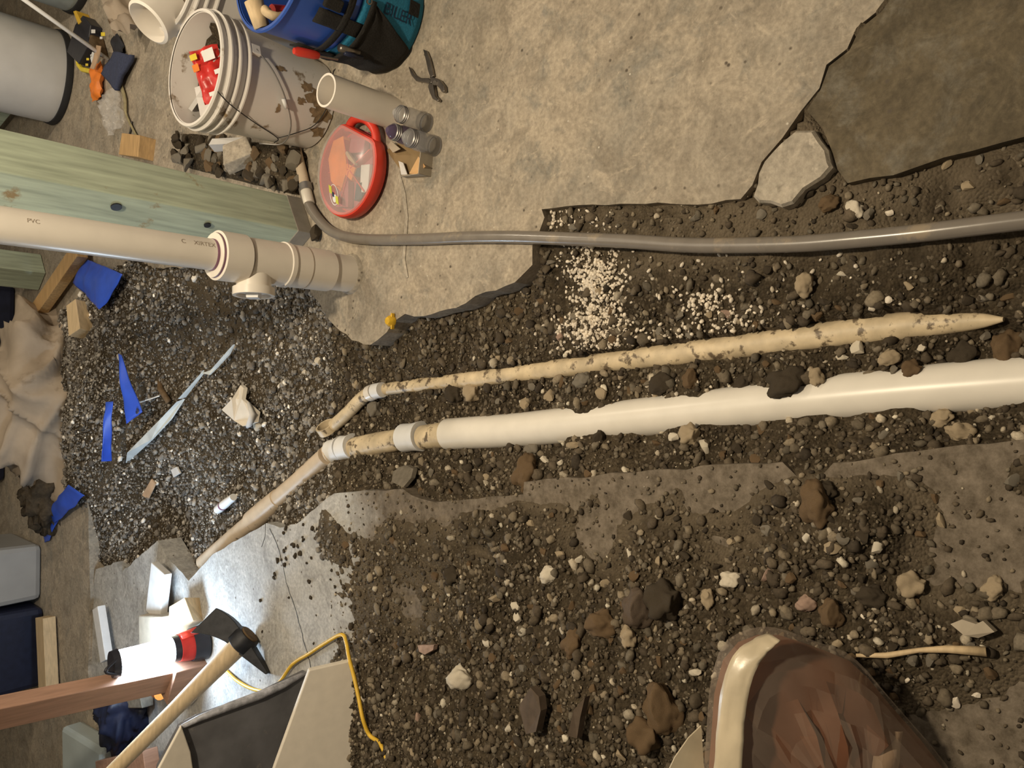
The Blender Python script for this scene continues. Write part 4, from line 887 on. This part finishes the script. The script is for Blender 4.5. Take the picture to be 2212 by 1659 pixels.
chunkbox(G(505,360,.03), (.035,.05,.03), 1.1, .3, 'concrete_chunk', 'chunk', 'small pale concrete bit at the foot of the squared chunk', 'concrete chunk', seed=6, bevel=.003)
p = G(690, 505, 0); stone(ROCKS[3], 'darkrock', p+Vector((.0,.0,.015)), .032, .4, 'dark rock tucked between the post foot and the drain stack', tilt=.2)
# ---------------------------------------------------------------- far right corner
def bin_round(c, r, h, m, label, rtop=None):
    t = thing('storage_drum', label, 'drum', c); rt2 = rtop or r*1.04
    lz([(0,.02),(r-.01,.02),(r,.035),(rt2,h),(rt2-.02,h+.01),(0,h+.012)], 'drum_body', m, t, c, 56)
    lz([(r-.03,.0),(r+.006,.002),(r+.010,.012),(r+.006,.032),(r-.01,.034)], 'base_ring', 'darkrim', t, c, 56); return t
g = G(162, 155); bin_round(g+Vector((.03,.25,0)), .235, 1.2, 'greyplastic', 'tall grey round drum with a black base ring at the far floor')
g = G(215, 30); bin_round(g+Vector((.36,.27,0)), .26, 1.2, 'greygreen', 'grey green round drum behind the grey one')
r0, r1 = G(233, 128, .006), V(47, -4, 3.75)
single(MB().tube([r0, r0+(r1-r0)*1.15], .009, 10), 'white_rod', 'white', 'thin white plastic rod leaning over the far drums', 'rod', smooth=True)
g = G(205, 95); t = thing('tool_package', 'black and yellow retail package lying by the grey drums', 'package', g)
e1 = (G(192,140)-G(205,60)).normalized(); 
def quad(pxs, th, z=0.0): return MB().prism([G(a, b, z) for a, b in pxs], (0,0,th))
part(quad([(170,120),(196,146),(214,112),(222,62),(205,42),(188,62)], .055), 'carton', 'battery', t, bevel=.004)
part(MB().tube([G(166,110,.03), G(170,140,.03), G(178,150,.03), G(200,155,.03)], .012, 8), 'yellow_strap', 'yellowtag', t)
part(quad([(186,34),(192,32),(203,56),(197,62)], .06), 'yellow_panel', 'yellow', t, bevel=.003)
for a, b, w_, m_ in ((190,128,5,'yellowtag'),(188,140,5,'yellowtag'),(223,74,8,'yellowtag'),(202,68,8,'white'),(219,82,5,'white'),(198,120,4,'white')):
    part(quad([(a-w_*.5,b-w_*.5),(a+w_*.5,b-w_*.5),(a+w_*.5,b+w_*.5),(a-w_*.5,b+w_*.5)], .002, .056), 'print_mark', m_, t)
part(quad([(196,126),(200,112),(204,114),(199,138)], .002, .056), 'print_mark', 'greyplastic', t)
part(quad([(196,148),(204,150),(216,120),(219,100),(210,98),(204,125)], .004, .058), 'pale_sleeve', 'kraft', t)
single(quad([(214,78),(226,86),(238,130),(228,112),(214,100)], .05), 'leather_pouch', 'brownrock', 'brown pouch lying beside the black package', 'pouch', bevel=.008)
o = single(pillow(G(208,176,.025), (G(204,205)-G(204,150)).normalized(), Vector((0,1,0)), .17, .11, .018, 5), 'work_glove', 'orange', 'orange work glove lying by the yellow strap', 'glove', smooth=True)
def drape(pxs, name, m, label, cat, zs=.02, amp=.02, n=14, freq=9, seed=0, solid=.003):
    a, b, c_, d = [G(*p) if len(p) == 2 else G(*p) for p in pxs]
    def f(u, v):
        p = a.lerp(b, u).lerp(d.lerp(c_, u), v); k = amp*(mn.noise(p*freq+Vector((seed,0,0)))+.5*mn.noise(p*freq*2.4)); return p+Vector((k*.3, 0, zs+max(-zs*.8, k)))
    return single(MB().grid(f, n, n), name, m, label, cat, smooth=True, solid=solid)
drape([(262,118),(302,124),(268,200),(238,165)], 'folded_cloth', 'navycloth', 'folded navy cloth on the floor between package and bucket', 'cloth', .03, .012, solid=.02)
drape([(248,92),(262,76),(278,118),(256,124)], 'folded_cloth', 'battery', 'dark cloth scrap beside the folded navy cloth', 'cloth', .012, .02)
single(MB().tube(smoothpath([G(262,185,.01), G(270,215,.012), G(272,245,.012), G(285,275,.01), G(298,300,.01)], 5), [.012]*10+[.007]*11, 8, flat=.5), 'rope_strap', 'rope', 'olive strap with frayed dark end trailing to the wood block', 'strap', smooth=True)
single(MB().tube(smoothpath([G(285,262,.006), G(280,290,.006), G(272,303,.006)], 4), .004, 6), 'wire_scrap', 'wire', 'dark frayed wire by the wood block', 'wire')
single(pillow(G(240,240,.03), Vector((.9,.3,.1)).normalized(), Vector((-.3,.9,.2)).normalized(), .18, .13, .02, 9, crumple=.03), 'plastic_wrapper', 'clear', 'crumpled clear plastic wrapper on the far floor', 'wrapper', smooth=True)
chunkbox(G(298,318,.03), (.09,.20,.075), -.25, 0, 'wood_block', 'wood', 'orange wood block lying behind the timber post', 'wood block', amp=.02, bevel=.003)
single(pillow(G(300,45,.06)+Vector((.12,.1,0)), Vector((.8,.6,0)).normalized(), Vector((-.4,.5,.7)).normalized(), .36, .22, .03, 12, crumple=.05), 'paper_sack', 'canvas', 'crumpled tan paper sack behind the big pipe fitting', 'sack', smooth=True)
# ---------------------------------------------------------------- far middle: heap, tarp, canvas, boards
def cloth_blob(c, rx, ry, rz_, seed, nu=130, nv=60):
    def f(u, v):
        a = 2*PI*u; b = PI*(v-.5); d = Vector((math.cos(b)*math.cos(a), math.cos(b)*math.sin(a), math.sin(b)))
        n1 = mn.noise(d*1.5+Vector((seed,0,0))); n2 = mn.noise(d*1.1+Vector((0,seed,0))); t1 = (d.x*.9+d.z*1.6+d.y*.4)*4.2+3.2*n2; t2 = (d.x*1.7-d.z*.9)*3.4+4*n1
        fold = (1-abs(math.sin(t1)))**1.6; f2 = (1-abs(math.sin(t2)))**2
        k = 1+.30*n1+.22*fold*(.7+n2)+.13*f2-.08
        return c+Vector((d.x*rx*k, d.y*ry*k, max(d.z*rz_*k, -.02)))
    return MB().grid(f, nu, nv)
cv = G(150, 865)+Vector((-.02,.20,.0))
def blob(c, rx, ry, rz_, seed, crump=.25, freq=3.2, nu=64, nv=30, flatb=True):
    def f(u, v):
        a = 2*PI*u; b = PI*(v-.5); d = Vector((math.cos(b)*math.cos(a), math.cos(b)*math.sin(a), math.sin(b)))
        n1 = mn.noise(d*freq+Vector((seed,0,0))); n2 = abs(mn.noise(d*freq*1.9+Vector((0,seed,0)))); n3 = abs(mn.noise(d*freq*4.5+Vector((0,0,seed))))
        k = 1+crump*n1-crump*.8*n2-crump*.35*n3+crump*.3
        p = Vector((d.x*rx*k, d.y*ry*k, d.z*rz_*k)); 
        return c+Vector((p.x, p.y, max(p.z, -.02) if flatb else p.z))
    return MB().grid(f, nu, nv)
single(cloth_blob(cv+Vector((0,.05,0)), .46, .34, .33, 4), 'drop_cloth', 'canvas', 'crumpled tan canvas drop cloth heaped beyond the gravel', 'cloth', smooth=True)
single(blob(G(130,1060)+Vector((0,.12,0)), .22, .16, .13, 8, .4, 3), 'rubble_bag', 'darkrock', 'dark muddy bundle beside the canvas drop cloth', 'bundle', smooth=True)
def strip(pts, name, m, label, cat, th=.004, zoff=.01):
    P = [gz_at(*p)+Vector((0,0,zoff)) for p in pts]; c_ = sum(P, Vector())/len(P)
    return single(MB().prism(P, (0,0,th)), name, m, label, cat)
def tarp_piece(pxs, label, seed, zs=.02, amp=.025):
    P = [G(*p, gz_at(*p).z+zs+.03)-Vector((0,0,zs+.03)) for p in pxs]; a, b, c_, d = P
    def f(u, v):
        p = a.lerp(b, u).lerp(d.lerp(c_, u), v); k = amp*mn.noise(p*9+Vector((seed,0,0))); return Vector((p.x+k*.3, p.y, p.z+zs+.03+.02*math.sin(PI*u)*math.sin(PI*v)+k*.6))
    return single(MB().grid(f, 18, 18), 'blue_tarp', 'tarp', label, 'tarp', smooth=True, solid=.003, group='blue tarp pieces around the gravel heap')
tarp_piece([(188,560),(264,592),(214,668),(160,612)], 'blue tarp corner beside the orange board', 1, .03, .03)
tf = tarp_piece([(258,765),(264,768),(304,888),(272,915)], 'blue tarp fold with a metal eyelet on the gravel', 2, .035, .02)
tarp_piece([(228,868),(242,866),(240,995),(222,998)], 'long blue tarp fold half buried in the gravel', 3, .03, .02)
tarp_piece([(150,1048),(182,1070),(120,1130),(92,1112)], 'blue tarp strip beside the muddy bundle', 4, .02, .02)
tarp_piece([(92,1112),(128,1118),(106,1168),(96,1172)], 'blue tarp tail end on the bare floor', 5, .012, .01)
q = G(296, 888, gz_at(296, 888).z+.07); part(MB().lathe([(.012,-.002),(.012,.002),(.006,.002),(.006,-.002)], 16, Matrix.Translation(q), closed=True), 'eyelet', 'steel', tf)
p0, p1 = G(90, 678, .03), G(188, 540, .03)
def plank(a, b, w, h, m, label, name='wood_board', z=0, cat='board', bevel=.003):
    d = (b-a); L = d.length; t_ = d.normalized(); s_ = t_.cross(Vector((0,0,1))).normalized(); u_ = s_.cross(t_)
    pts = [a-s_*w/2, a+s_*w/2, b+s_*w/2, b-s_*w/2]; return single(MB().prism(pts, u_*h), name, m, label, cat, bevel=bevel)
plank(p0, p1, .085, .05, 'wood', 'orange wood board lying behind the vertical pipe at the heap')
chunkbox(gz_at(187,690)+Vector((0,0,.03)), (.15,.09,.07), .35, .2, 'wood_block', 'wood_pale', 'pale wood block end sticking out of the gravel heap', 'wood block', amp=.04, bevel=.003)
def lam(pxs, name, m, label, cat, lift=.02, th=.006):
    P = [G(*p, gz_at(*p).z+lift) for p in pxs]; return single(MB().prism(P, (0,.002,th)), name, m, label, cat)
lam([(275,1000),(278,978),(350,905),(385,868),(400,862),(372,905),(330,950)], 'metal_strip', 'pewter', 'pale metal strip lying across the far gravel, larger piece', 'metal strip', .03)
lam([(388,862),(436,808),(442,800),(440,808),(402,858)], 'metal_strip', 'pewter', 'thin middle piece of pale metal strip on the gravel', 'metal strip', .03)
lam([(440,806),(458,800),(500,752),(508,744),(498,765),(470,795),(455,810)], 'metal_strip', 'pewter', 'short end piece of pale metal strip below the drain stack', 'metal strip', .03)
single(MB().tube([gz_at(356,806)+Vector((0,0,.02)), gz_at(362,840)+Vector((0,0,.03)), gz_at(380,868)+Vector((0,0,.03))], [.010,.014,.012], 8), 'wood_stick', 'brownrock', 'short brown stick standing by the metal strip', 'stick', smooth=True)
single(MB().tube([gz_at(310,875)+Vector((0,0,.05)), gz_at(330,868)+Vector((0,0,.05)), gz_at(360,855)+Vector((0,0,.03))], .003, 6), 'string_scrap', 'white', 'white string tied to the tarp eyelet', 'string')
single(MB().tube([gz_at(332,836)+Vector((0,0,.02)), gz_at(350,833)+Vector((0,0,.02))], .003, 6), 'string_scrap', 'white', 'short white scrap above the tarp eyelet', 'string')
p = gz_at(540,880); t = thing('board_scrap', 'torn tan board scrap with a rolled white edge on the gravel', 'scrap', p)
PT = [(500,885),(528,862),(536,832),(546,838),(550,862),(572,890),(568,912),(552,920),(525,908)]
part(MB().prism([gz_at(*a)+Vector((0,0,.025+.012*math.sin(i*2))) for i, a in enumerate(PT)], (0,.004,.014)), 'torn_face', 'board', t)
part(MB().tube([gz_at(545,922)+Vector((0,0,.02)), gz_at(562,916)+Vector((0,0,.045)), gz_at(572,895)+Vector((0,0,.05)), gz_at(560,870)+Vector((0,0,.045))], [.006,.012,.012,.006], 8), 'white_edge', 'whiteboard', t, smooth=True)
t = thing('paint_tube', 'white plastic tube end with purple band poking from the gravel', 'tube', gz_at(495,1090))
a_, b_ = gz_at(478,1100)+Vector((0,0,.015)), gz_at(520,1072)+Vector((0,0,.03)); part(MB().tube([a_, a_.lerp(b_,.5), b_], [.017,.018,.014], 16), 'tube_body', 'white', t, smooth='angle'); part(MB().tube([a_.lerp(b_,.3), a_.lerp(b_,.36)], .0188, 16), 'band', 'primer', t)
lam([(372,1015),(385,1008),(392,1022),(378,1030)], 'paper_scrap', 'whiteboard', 'white paper scrap on the gravel near the slab', 'scrap', .01)
lam([(310,1070),(330,1035),(338,1045),(322,1078)], 'wood_chip', 'kraft', 'pinkish wood chip on the gravel near the slab', 'scrap', .01)
lam([(855,1040),(858,1018),(872,1008),(886,1004),(902,1012),(897,1032),(880,1052)], 'concrete_shard', 'greyrock', 'flat pale concrete shard lying by the left slab corner', 'shard', .02, .014)
lam([(910,1392),(946,1391),(944,1402),(926,1412),(914,1406)], 'tile_shard', 'pinkrock', 'pink and cream tile shard on the dirt heap', 'shard', .008, .012)
lam([(1135,1520),(1160,1480),(1178,1500),(1182,1530),(1172,1575),(1150,1580)], 'slate_shard', 'slate', 'flat brown slate shard lying in the dirt heap', 'shard', .02, .02)
lam([(1238,1585),(1250,1530),(1275,1502),(1265,1545),(1258,1590)], 'slate_shard', 'slate', 'narrow brown slate shard right of the flat one', 'shard', .02, .016)
lam([(2060,1345),(2085,1335),(2115,1345),(2130,1338),(2155,1362),(2120,1375),(2090,1370)], 'concrete_shard', 'card', 'long pale flat shard beside the twig', 'shard', .012, .012)
single(MB().tube([gz_at(1855,1412)+Vector((0,0,.012)), gz_at(1920,1412)+Vector((0,0,.012)), gz_at(1990,1400)+Vector((0,0,.014)), gz_at(2050,1397)+Vector((0,0,.016)), gz_at(2135,1402)+Vector((0,0,.016))], [.003,.005,.004,.006,.008], 8), 'twig', 'wood_pale', 'pale splintered twig lying beside the plastic bag', 'twig', smooth=True)
# ---------------------------------------------------------------- far bins
def tote(x0_, x1_, ynear, depth, h, m, label, lid=True, z=0):
    t = thing('storage_tote', label, 'tote', ((x0_+x1_)/2, ynear+depth/2, 0)); c_ = Vector(((x0_+x1_)/2, ynear+depth/2, h/2)); w_ = x1_-x0_
    mb = MB().box(c_, (w_, depth, h)); R_ = Matrix.Identity(3)
    vs = []
    for v in mb.v: k = .94 if v[2] < h/2 else 1.0; vs.append((c_.x+(v[0]-c_.x)*k, c_.y+(v[1]-c_.y)*k, v[2]))
    mb.v = vs; part(mb, 'tote_body', m, t, bevel=.03)
    if lid: part(MB().box(c_+Vector((0,0,h/2-.01)), (w_+.03, depth+.03, .045)), 'tote_lid', m, t, bevel=.015)
    return t
g0, g1 = G(92,1300), G(92,1172); tote(g0.x, g1.x, g0.y, .5, .36, 'greytote', 'grey storage tote with a lid at the far left')
g0, g1 = G(35,742), G(35,612); tote(g0.x, g1.x, g0.y, .5, .6, 'navy', 'dark navy tote behind the background post')
g0, g1 = G(14,1045), G(14,885); tote(g0.x, g1.x, g0.y, .5, .6, 'navy', 'deep blue tote behind the canvas drop cloth')
g0, g1 = G(96,1490), G(96,1306); tote(g0.x, g1.x, g0.y, .5, .75, 'navy', 'large dark tote beside the grey storage tote')
# ---------------------------------------------------------------- work lamp, stud and tools on the left slab
lb = G(456, 1392)+Vector((0,.05,0)); lt = V(240, 1436, lb.y+.03); ld = (lt-lb); LL = ld.length; ld.normalize()
t = thing('work_lamp', 'glowing white tube work lamp with red and black base leaning on the stud', 'lamp', lb)
def L_(z0, z1): return lb+ld*LL*z0, lb+ld*LL*z1
def lsec(z0, z1, r0_, r1_, nm, m, seg=28): a, b = L_(z0, z1); return part(MB().tube([a, b], [r0_, r1_], seg), nm, m, t, smooth='angle')
lsec(.0, .16, .066, .060, 'battery_base', 'battery'); lsec(.16, .30, .056, .050, 'red_housing', 'lampred'); lsec(.30, .37, .048, .045, 'black_collar', 'battery')
lsec(.37, .93, .044, .044, 'light_tube', 'led'); lsec(.93, 1.0, .050, .046, 'top_cap', 'battery')
a, b = L_(.12, .30); part(MB().tube([a+Vector((.05,-.02,0)), b+Vector((.045,-.02,0))], [.02,.014], 10), 'switch_grip', 'red', t, smooth=True)
a, b = L_(.95, 1.02); part(MB().tube(smoothpath([a+Vector((-.03,-.03,0)), b+Vector((0,-.05,.03)), a+Vector((.03,-.03,0))], 5), .006, 8), 'hook', 'battery', t, smooth=True)
sb = G(432, 1452); s_ = Vector((.085, .0, 0)); t = thing('wood_stud', 'reddish upright wood stud behind the work lamp', 'stud', sb)
part(MB().prism([sb+Vector((-.06,.025,0)), sb+Vector((.03,-.035,0)), sb+Vector((.06,.01,0)), sb+Vector((-.025,.06,0))], (.14,0,2.2)), 'stud_body', 'wood_red', t, bevel=.003)
part(MB().box(sb+Vector((0,.02,.06)), (.16,.10,.12), -.5), 'stud_foot', 'wood_red', t, bevel=.003)
# mattock leaning head down
h0 = G(522, 1388, .055); h1 = V(285, 1625, h0.y+.20); t = thing('mattock', 'pick mattock standing on its black head with a pale wooden handle', 'mattock', G(522,1388))
dh = (h1-h0).normalized(); part(MB().tube([h0-dh*.03, h0+dh*.05, h0+dh*.3, h0+dh*.95], [.038,.034,.026,.022], 18), 'handle', 'wood_pale', t, smooth='angle')
sd = Vector((.93, .36, 0)); sd = (sd-dh*sd.dot(dh)).normalized(); up_ = dh.cross(sd).normalized()
part(along(h0-dh*.035, dh, [(.0,0),(.042,0),(.047,.015),(.046,.05),(.036,.055)], 24), 'eye', 'iron', t, smooth='angle')
def blade(sg, L0, w0, w1, th0, th1, bend, swap=False):
    wa, ta = (dh, up_) if swap else (up_, dh)
    vs = []; n_ = 6
    for i in range(n_+1):
        u = i/n_; p = h0+sd*sg*(.02+L0*u)+dh*(bend*u*u); w_ = w0+(w1-w0)*u; th_ = th0+(th1-th0)*u
        for a_, b2 in ((-1,-1),(1,-1),(1,1),(-1,1)): vs.append(p+wa*a_*w_/2+ta*b2*th_/2)
    fs = [(i*4+k, i*4+(k+1)%4, (i+1)*4+(k+1)%4, (i+1)*4+k) for i in range(n_) for k in range(4)]+[(3,2,1,0), tuple(n_*4+k for k in range(4))]
    return MB().add(vs, fs)
part(blade(1, .13, .055, .115, .045, .008, .045, True), 'adze_blade', 'iron', t, bevel=.002, smooth='angle')
part(blade(-1, .12, .05, .035, .05, .010, .0), 'pick_blade', 'iron', t, bevel=.002, smooth='angle')
part(along(h0-dh*.038, dh, [(0,-.003),(.033,-.003),(.033,.006)], 20), 'handle_end', 'brownrock', t, smooth='angle')
# boards at the left
def vboard(pxs, Y, k, th, name, m, label, cat, edge=None, bevel=.003):
    P = [V(a, b, Y, k) for a, b in pxs]; return P, single(MB().prism(P, Vector((.0,1,-k)).normalized()*th), name, m, label, cat, bevel=bevel)
Yt = G(782, 1440).y
P, o = vboard([(668,1448),(773,1424),(772,1440),(768,1500),(762,1530),(778,1562),(797,1592),(796,1700),(796,1900),(520,1900),(592,1659)], Yt, .45, .022, 'tan_board', 'board', 'tan painted board leaning over the dirt heap edge', 'board')
P, o = vboard([(392,1570),(430,1550),(560,1502),(662,1452),(700,1470),(720,1900),(300,1900),(345,1659)], G(672,1500).y+.02, .12, .03, 'black_panel', 'panel', 'scuffed black panel with shredded top edge behind the tan board', 'panel')
A_ = [V(a, b, G(672,1500).y+.015, .12) for a, b in [(388,1572),(430,1552),(500,1524),(560,1502),(610,1480),(660,1453)]]
fr = part(MB().tube(A_, [.006,.010,.013,.014,.012,.006], 8), 'shredded_fringe', 'panel_edge', o, smooth=True); fr['label'] = 'shredded silvery fringe'
P, o = vboard([(392,1568),(400,1590),(412,1625),(420,1680),(420,1900),(290,1900),(342,1662)], G(672,1500).y+.0, .12, .012, 'tan_board', 'board', 'narrow tan board strip at the end of the black panel', 'board')
CPX = [(488,1448,.008),(512,1470,.01),(545,1488,.01),(580,1492,.01),(605,1472,.012),(632,1435,.012),(668,1412,.012),(705,1388,.012),(738,1371,.014)]
cpath = [G(*p) for p in CPX]+[gz_at(a, b)+Vector((0,0,d)) for a, b, d in [(760,1385,.02),(772,1415,.03),(783,1455,.03),(790,1500,.025),(797,1550,.02),(806,1585,.012),(820,1605,0),(832,1640,-.004),(845,1690,.01)]]
single(MB().tube(smoothpath(cpath, 6), .0058, 10), 'extension_cord', 'yellow', 'yellow extension cord looping over the white slab and tan board', 'cord', smooth=True)
plank(G(345,1330,.02), G(357,1225,.02), .13, .03, 'whiteboard', 'pale board offcut lying flat behind the work lamp')
chunkbox(G(350,1362,.045), (.13,.24,.09), .2, 0, 'foam_block', 'card', 'white box shaped block behind the work lamp', 'block', amp=.03, bevel=.006)
chunkbox(G(402,1326,.04), (.09,.12,.08), .5, .3, 'wood_chunk', 'wood_pale', 'splintered yellow wood chunk beside the work lamp base', 'wood chunk', amp=.14, bevel=.003)
plank(G(222,1310,.01), G(240,1425,.01), .07, .035, 'whiteboard', 'narrow pale wood strip lying far behind the lamp')
plank(G(112,1330,.01), G(120,1500,.01), .12, .06, 'wood_pale', 'tan wood beam lying beside the large dark tote')
lam([(248,1360),(256,1325),(266,1322),(258,1362)], 'metal_bar', 'battery', 'short dark bar on the far slab', 'bar', .01, .012)
plank(G(345,1640,.05), G(240,1660,.05), .10, .06, 'wood_red', 'brown wood beam end at the picture edge under the stud')
single(cloth_blob(G(300,1545)+Vector((0,.1,0)), .20, .16, .13, 14, 60, 30), 'work_bag', 'navy', 'dark blue crumpled bag beyond the stud', 'bag', smooth=True)
o = single(MB().tube([G(338,1496,.02), G(346,1500,.05)], .022, 12), 'red_cap', 'orange', 'bright red orange cap beside the stud', 'cap', smooth='angle')
chunkbox(G(300,1500,.03), (.10,.16,.06), .3, 0, 'stone_block', 'greyrock', 'pale grey stone block next to the dark blue bag', 'block', amp=.08, bevel=.004)
chunkbox(G(200,1720,.05), (.55,.5,.10), .1, 0, 'plastic_crate', 'greygreen', 'pale grey green crate at the far left edge', 'crate', amp=.01, bevel=.02)
# ---------------------------------------------------------------- plastic bag in the near corner
Yb, kb = .28, .9
nb = Vector((0, -1, kb)).normalized()            # the bag leans away from the viewer
out_px = [(1500,1790),(1520,1659),(1527,1560),(1535,1470),(1560,1395),(1600,1365),(1650,1353),(1700,1362),(1760,1385),(1820,1405),(1865,1440),(1915,1500),(1985,1580),(2050,1660),(2110,1790)]
def crease(q, f, seed):
    d, _ = mn.voronoi(q*f+Vector((seed, 0, 0))); return d[1]-d[0]
def bag_shell(scale, th, seed, crump, nu=60, nv=26, facet=False):
    O = [V(a, b, Yb, kb) for a, b in out_px]; c_ = V(1830, 1800, Yb, kb); rr_ = random.Random(seed)
    pts = smoothpath([c_+(p-c_)*scale for p in O], 5); mb = MB(); jit = {}
    for sg in (1, -1):
        def f(u, v, sg=sg):
            if facet and .02 < v < .97: u += .5/nu*rr_.uniform(-1, 1); u = min(1, max(0, u))
            i = u*(len(pts)-1); k = int(min(i, len(pts)-2)); p = pts[k].lerp(pts[k+1], i-k); q = c_.lerp(p, v)
            e = math.sqrt(max(0, 1-v**2.6)); w_ = crump*(rr_.uniform(-1, 1)*.5 if facet else 0)+crump*mn.noise(q*6+Vector((seed,0,0)))
            r = q+nb*(sg*th*e+w_*(1-v**8)); return (r.x, r.y, max(r.z, .002))
        mb.grid(f, nu, nv)
    return mb
cb = V(1800, 1650, Yb, kb)
t = thing('plastic_bag', 'bulging clear plastic bag holding brown paper, standing in the near corner', 'bag', Vector((cb.x, cb.y, 0)))
o = part(bag_shell(.965, .055, 3, .026, 15, 7, True), 'brown_contents', 'brownbag', t, smooth=True); o.data.set_sharp_from_angle(angle=math.radians(22))
o = part(bag_shell(1.0, .075, 8, .016, 26, 9, True), 'clear_film', 'filmbrown', t, smooth=True); o.data.set_sharp_from_angle(angle=math.radians(14))
E_ = [V(a, b, Yb, kb)+nb*.035 for a, b in [(1508,1790),(1522,1659),(1530,1560),(1540,1470),(1564,1400),(1605,1366),(1640,1352)]]; F_ = [V(a, b, Yb, kb)+nb*.06 for a, b in [(1560,1790),(1566,1659),(1572,1560),(1580,1480),(1596,1420),(1622,1380),(1648,1356)]]
e_, f_ = smoothpath(E_, 5), smoothpath(F_, 5)
part(MB().grid(lambda u, v: e_[round(u*(len(e_)-1))].lerp(f_[round(u*(len(e_)-1))], v)+nb*(.004*math.sin(PI*v)+.004*mn.noise(Vector((u*14, v*3, 0)))), len(e_)-1, 6), 'film_hem', 'film', t, smooth=True, solid=.002)
fl_ = [V(a, b, Yb, kb)-nb*.03 for a, b in [(1420,1760),(1470,1655),(1500,1612),(1528,1585),(1540,1760)]]; part(MB().prism(fl_, nb*.003), 'film_flap', 'film', t)
def wad(u, v):
    q = V(1748+u*175, 1560+v*230, Yb, kb); e = (1-(2*u-1)**4)*(1-(2*v-1)**4); q = q+nb*(.03+.03*e+.012*mn.noise(q*22)-.012*min(.5, crease(q, 14, 5)))
    return (q.x, q.y, max(q.z, .004))
part(MB().grid(wad, 30, 30), 'paper_wad', 'kraft', t, smooth=True)
# ---------------------------------------------------------------- cracks and crumbs on the bare slab
def crack(pxs, parent, w=.0022):
    P = smoothpath([G(*p) for p in pxs], 4); P = [p+Vector((.006*mn.noise(p*40), .006*mn.noise(p*40+Vector((9,0,0))), 0)) for p in P]; vs = []; n_ = len(P)
    for i, p in enumerate(P):
        d = (P[min(i+1, n_-1)]-P[max(i-1, 0)]).normalized(); s_ = Vector((-d.y, d.x, 0))*w*(.6+.6*abs(mn.noise(p*30))); vs += [p-s_+Vector((0,0,.0006)), p+s_+Vector((0,0,.0006))]
    o = MB().add(vs, [(2*i, 2*i+1, 2*i+3, 2*i+2) for i in range(n_-1)]).build('crack', 'darkrim', parent); return o
LS = bpy.data.objects['concrete_slab.001']
crack([(582,1140),(600,1180),(612,1225),(622,1270),(640,1320),(652,1370),(664,1410),(672,1445)], LS)
crack([(575,1132),(572,1160),(566,1180)], LS, .0016)
kr = random.Random(3)
for i in range(34):
    a, b = kr.uniform(560, 735), kr.uniform(1130, 1400)
    if i < 14: a, b = kr.gauss(640, 22), kr.gauss(1185, 22)
    p = G(a, b); s_ = kr.uniform(.004, .012); lab = None
    for _, q in sorted(((q[0]-a)**2+(q[1]-b)**2, q) for q in [(600,1180,'slab crack start'),(650,1350,'slab crack'),(520,1380,'mattock head'),(700,1390,'yellow cord'),(735,1160,'dirt heap corner'),(575,1130,'slab tip'),(740,1300,'dirt heap edge'),(560,1110,'tan diagonal pipe')]):
        dx, dy = a-q[0], b-q[1]; rel = ('right of' if dx > 0 else 'left of') if abs(dx) > abs(dy) else ('below' if dy > 0 else 'above')
        for c2 in (('tiny ' if s_ < .007 else 'lumpy '), ''):
            cand = f'{c2}dark soil crumb on the white slab {rel} the {q[2]}'
            if cand not in used: lab = cand; break
        if lab: break
    lab = lab or 'dark soil crumb scattered on the white slab'; used[lab] = 1
    stone(ROCKS[i % 12], 'darkrock', p+Vector((0,0,s_*.3)), s_, kr.uniform(0,6), lab, 'soil crumbs on the white slab', name='soil_clod', cat='clod')
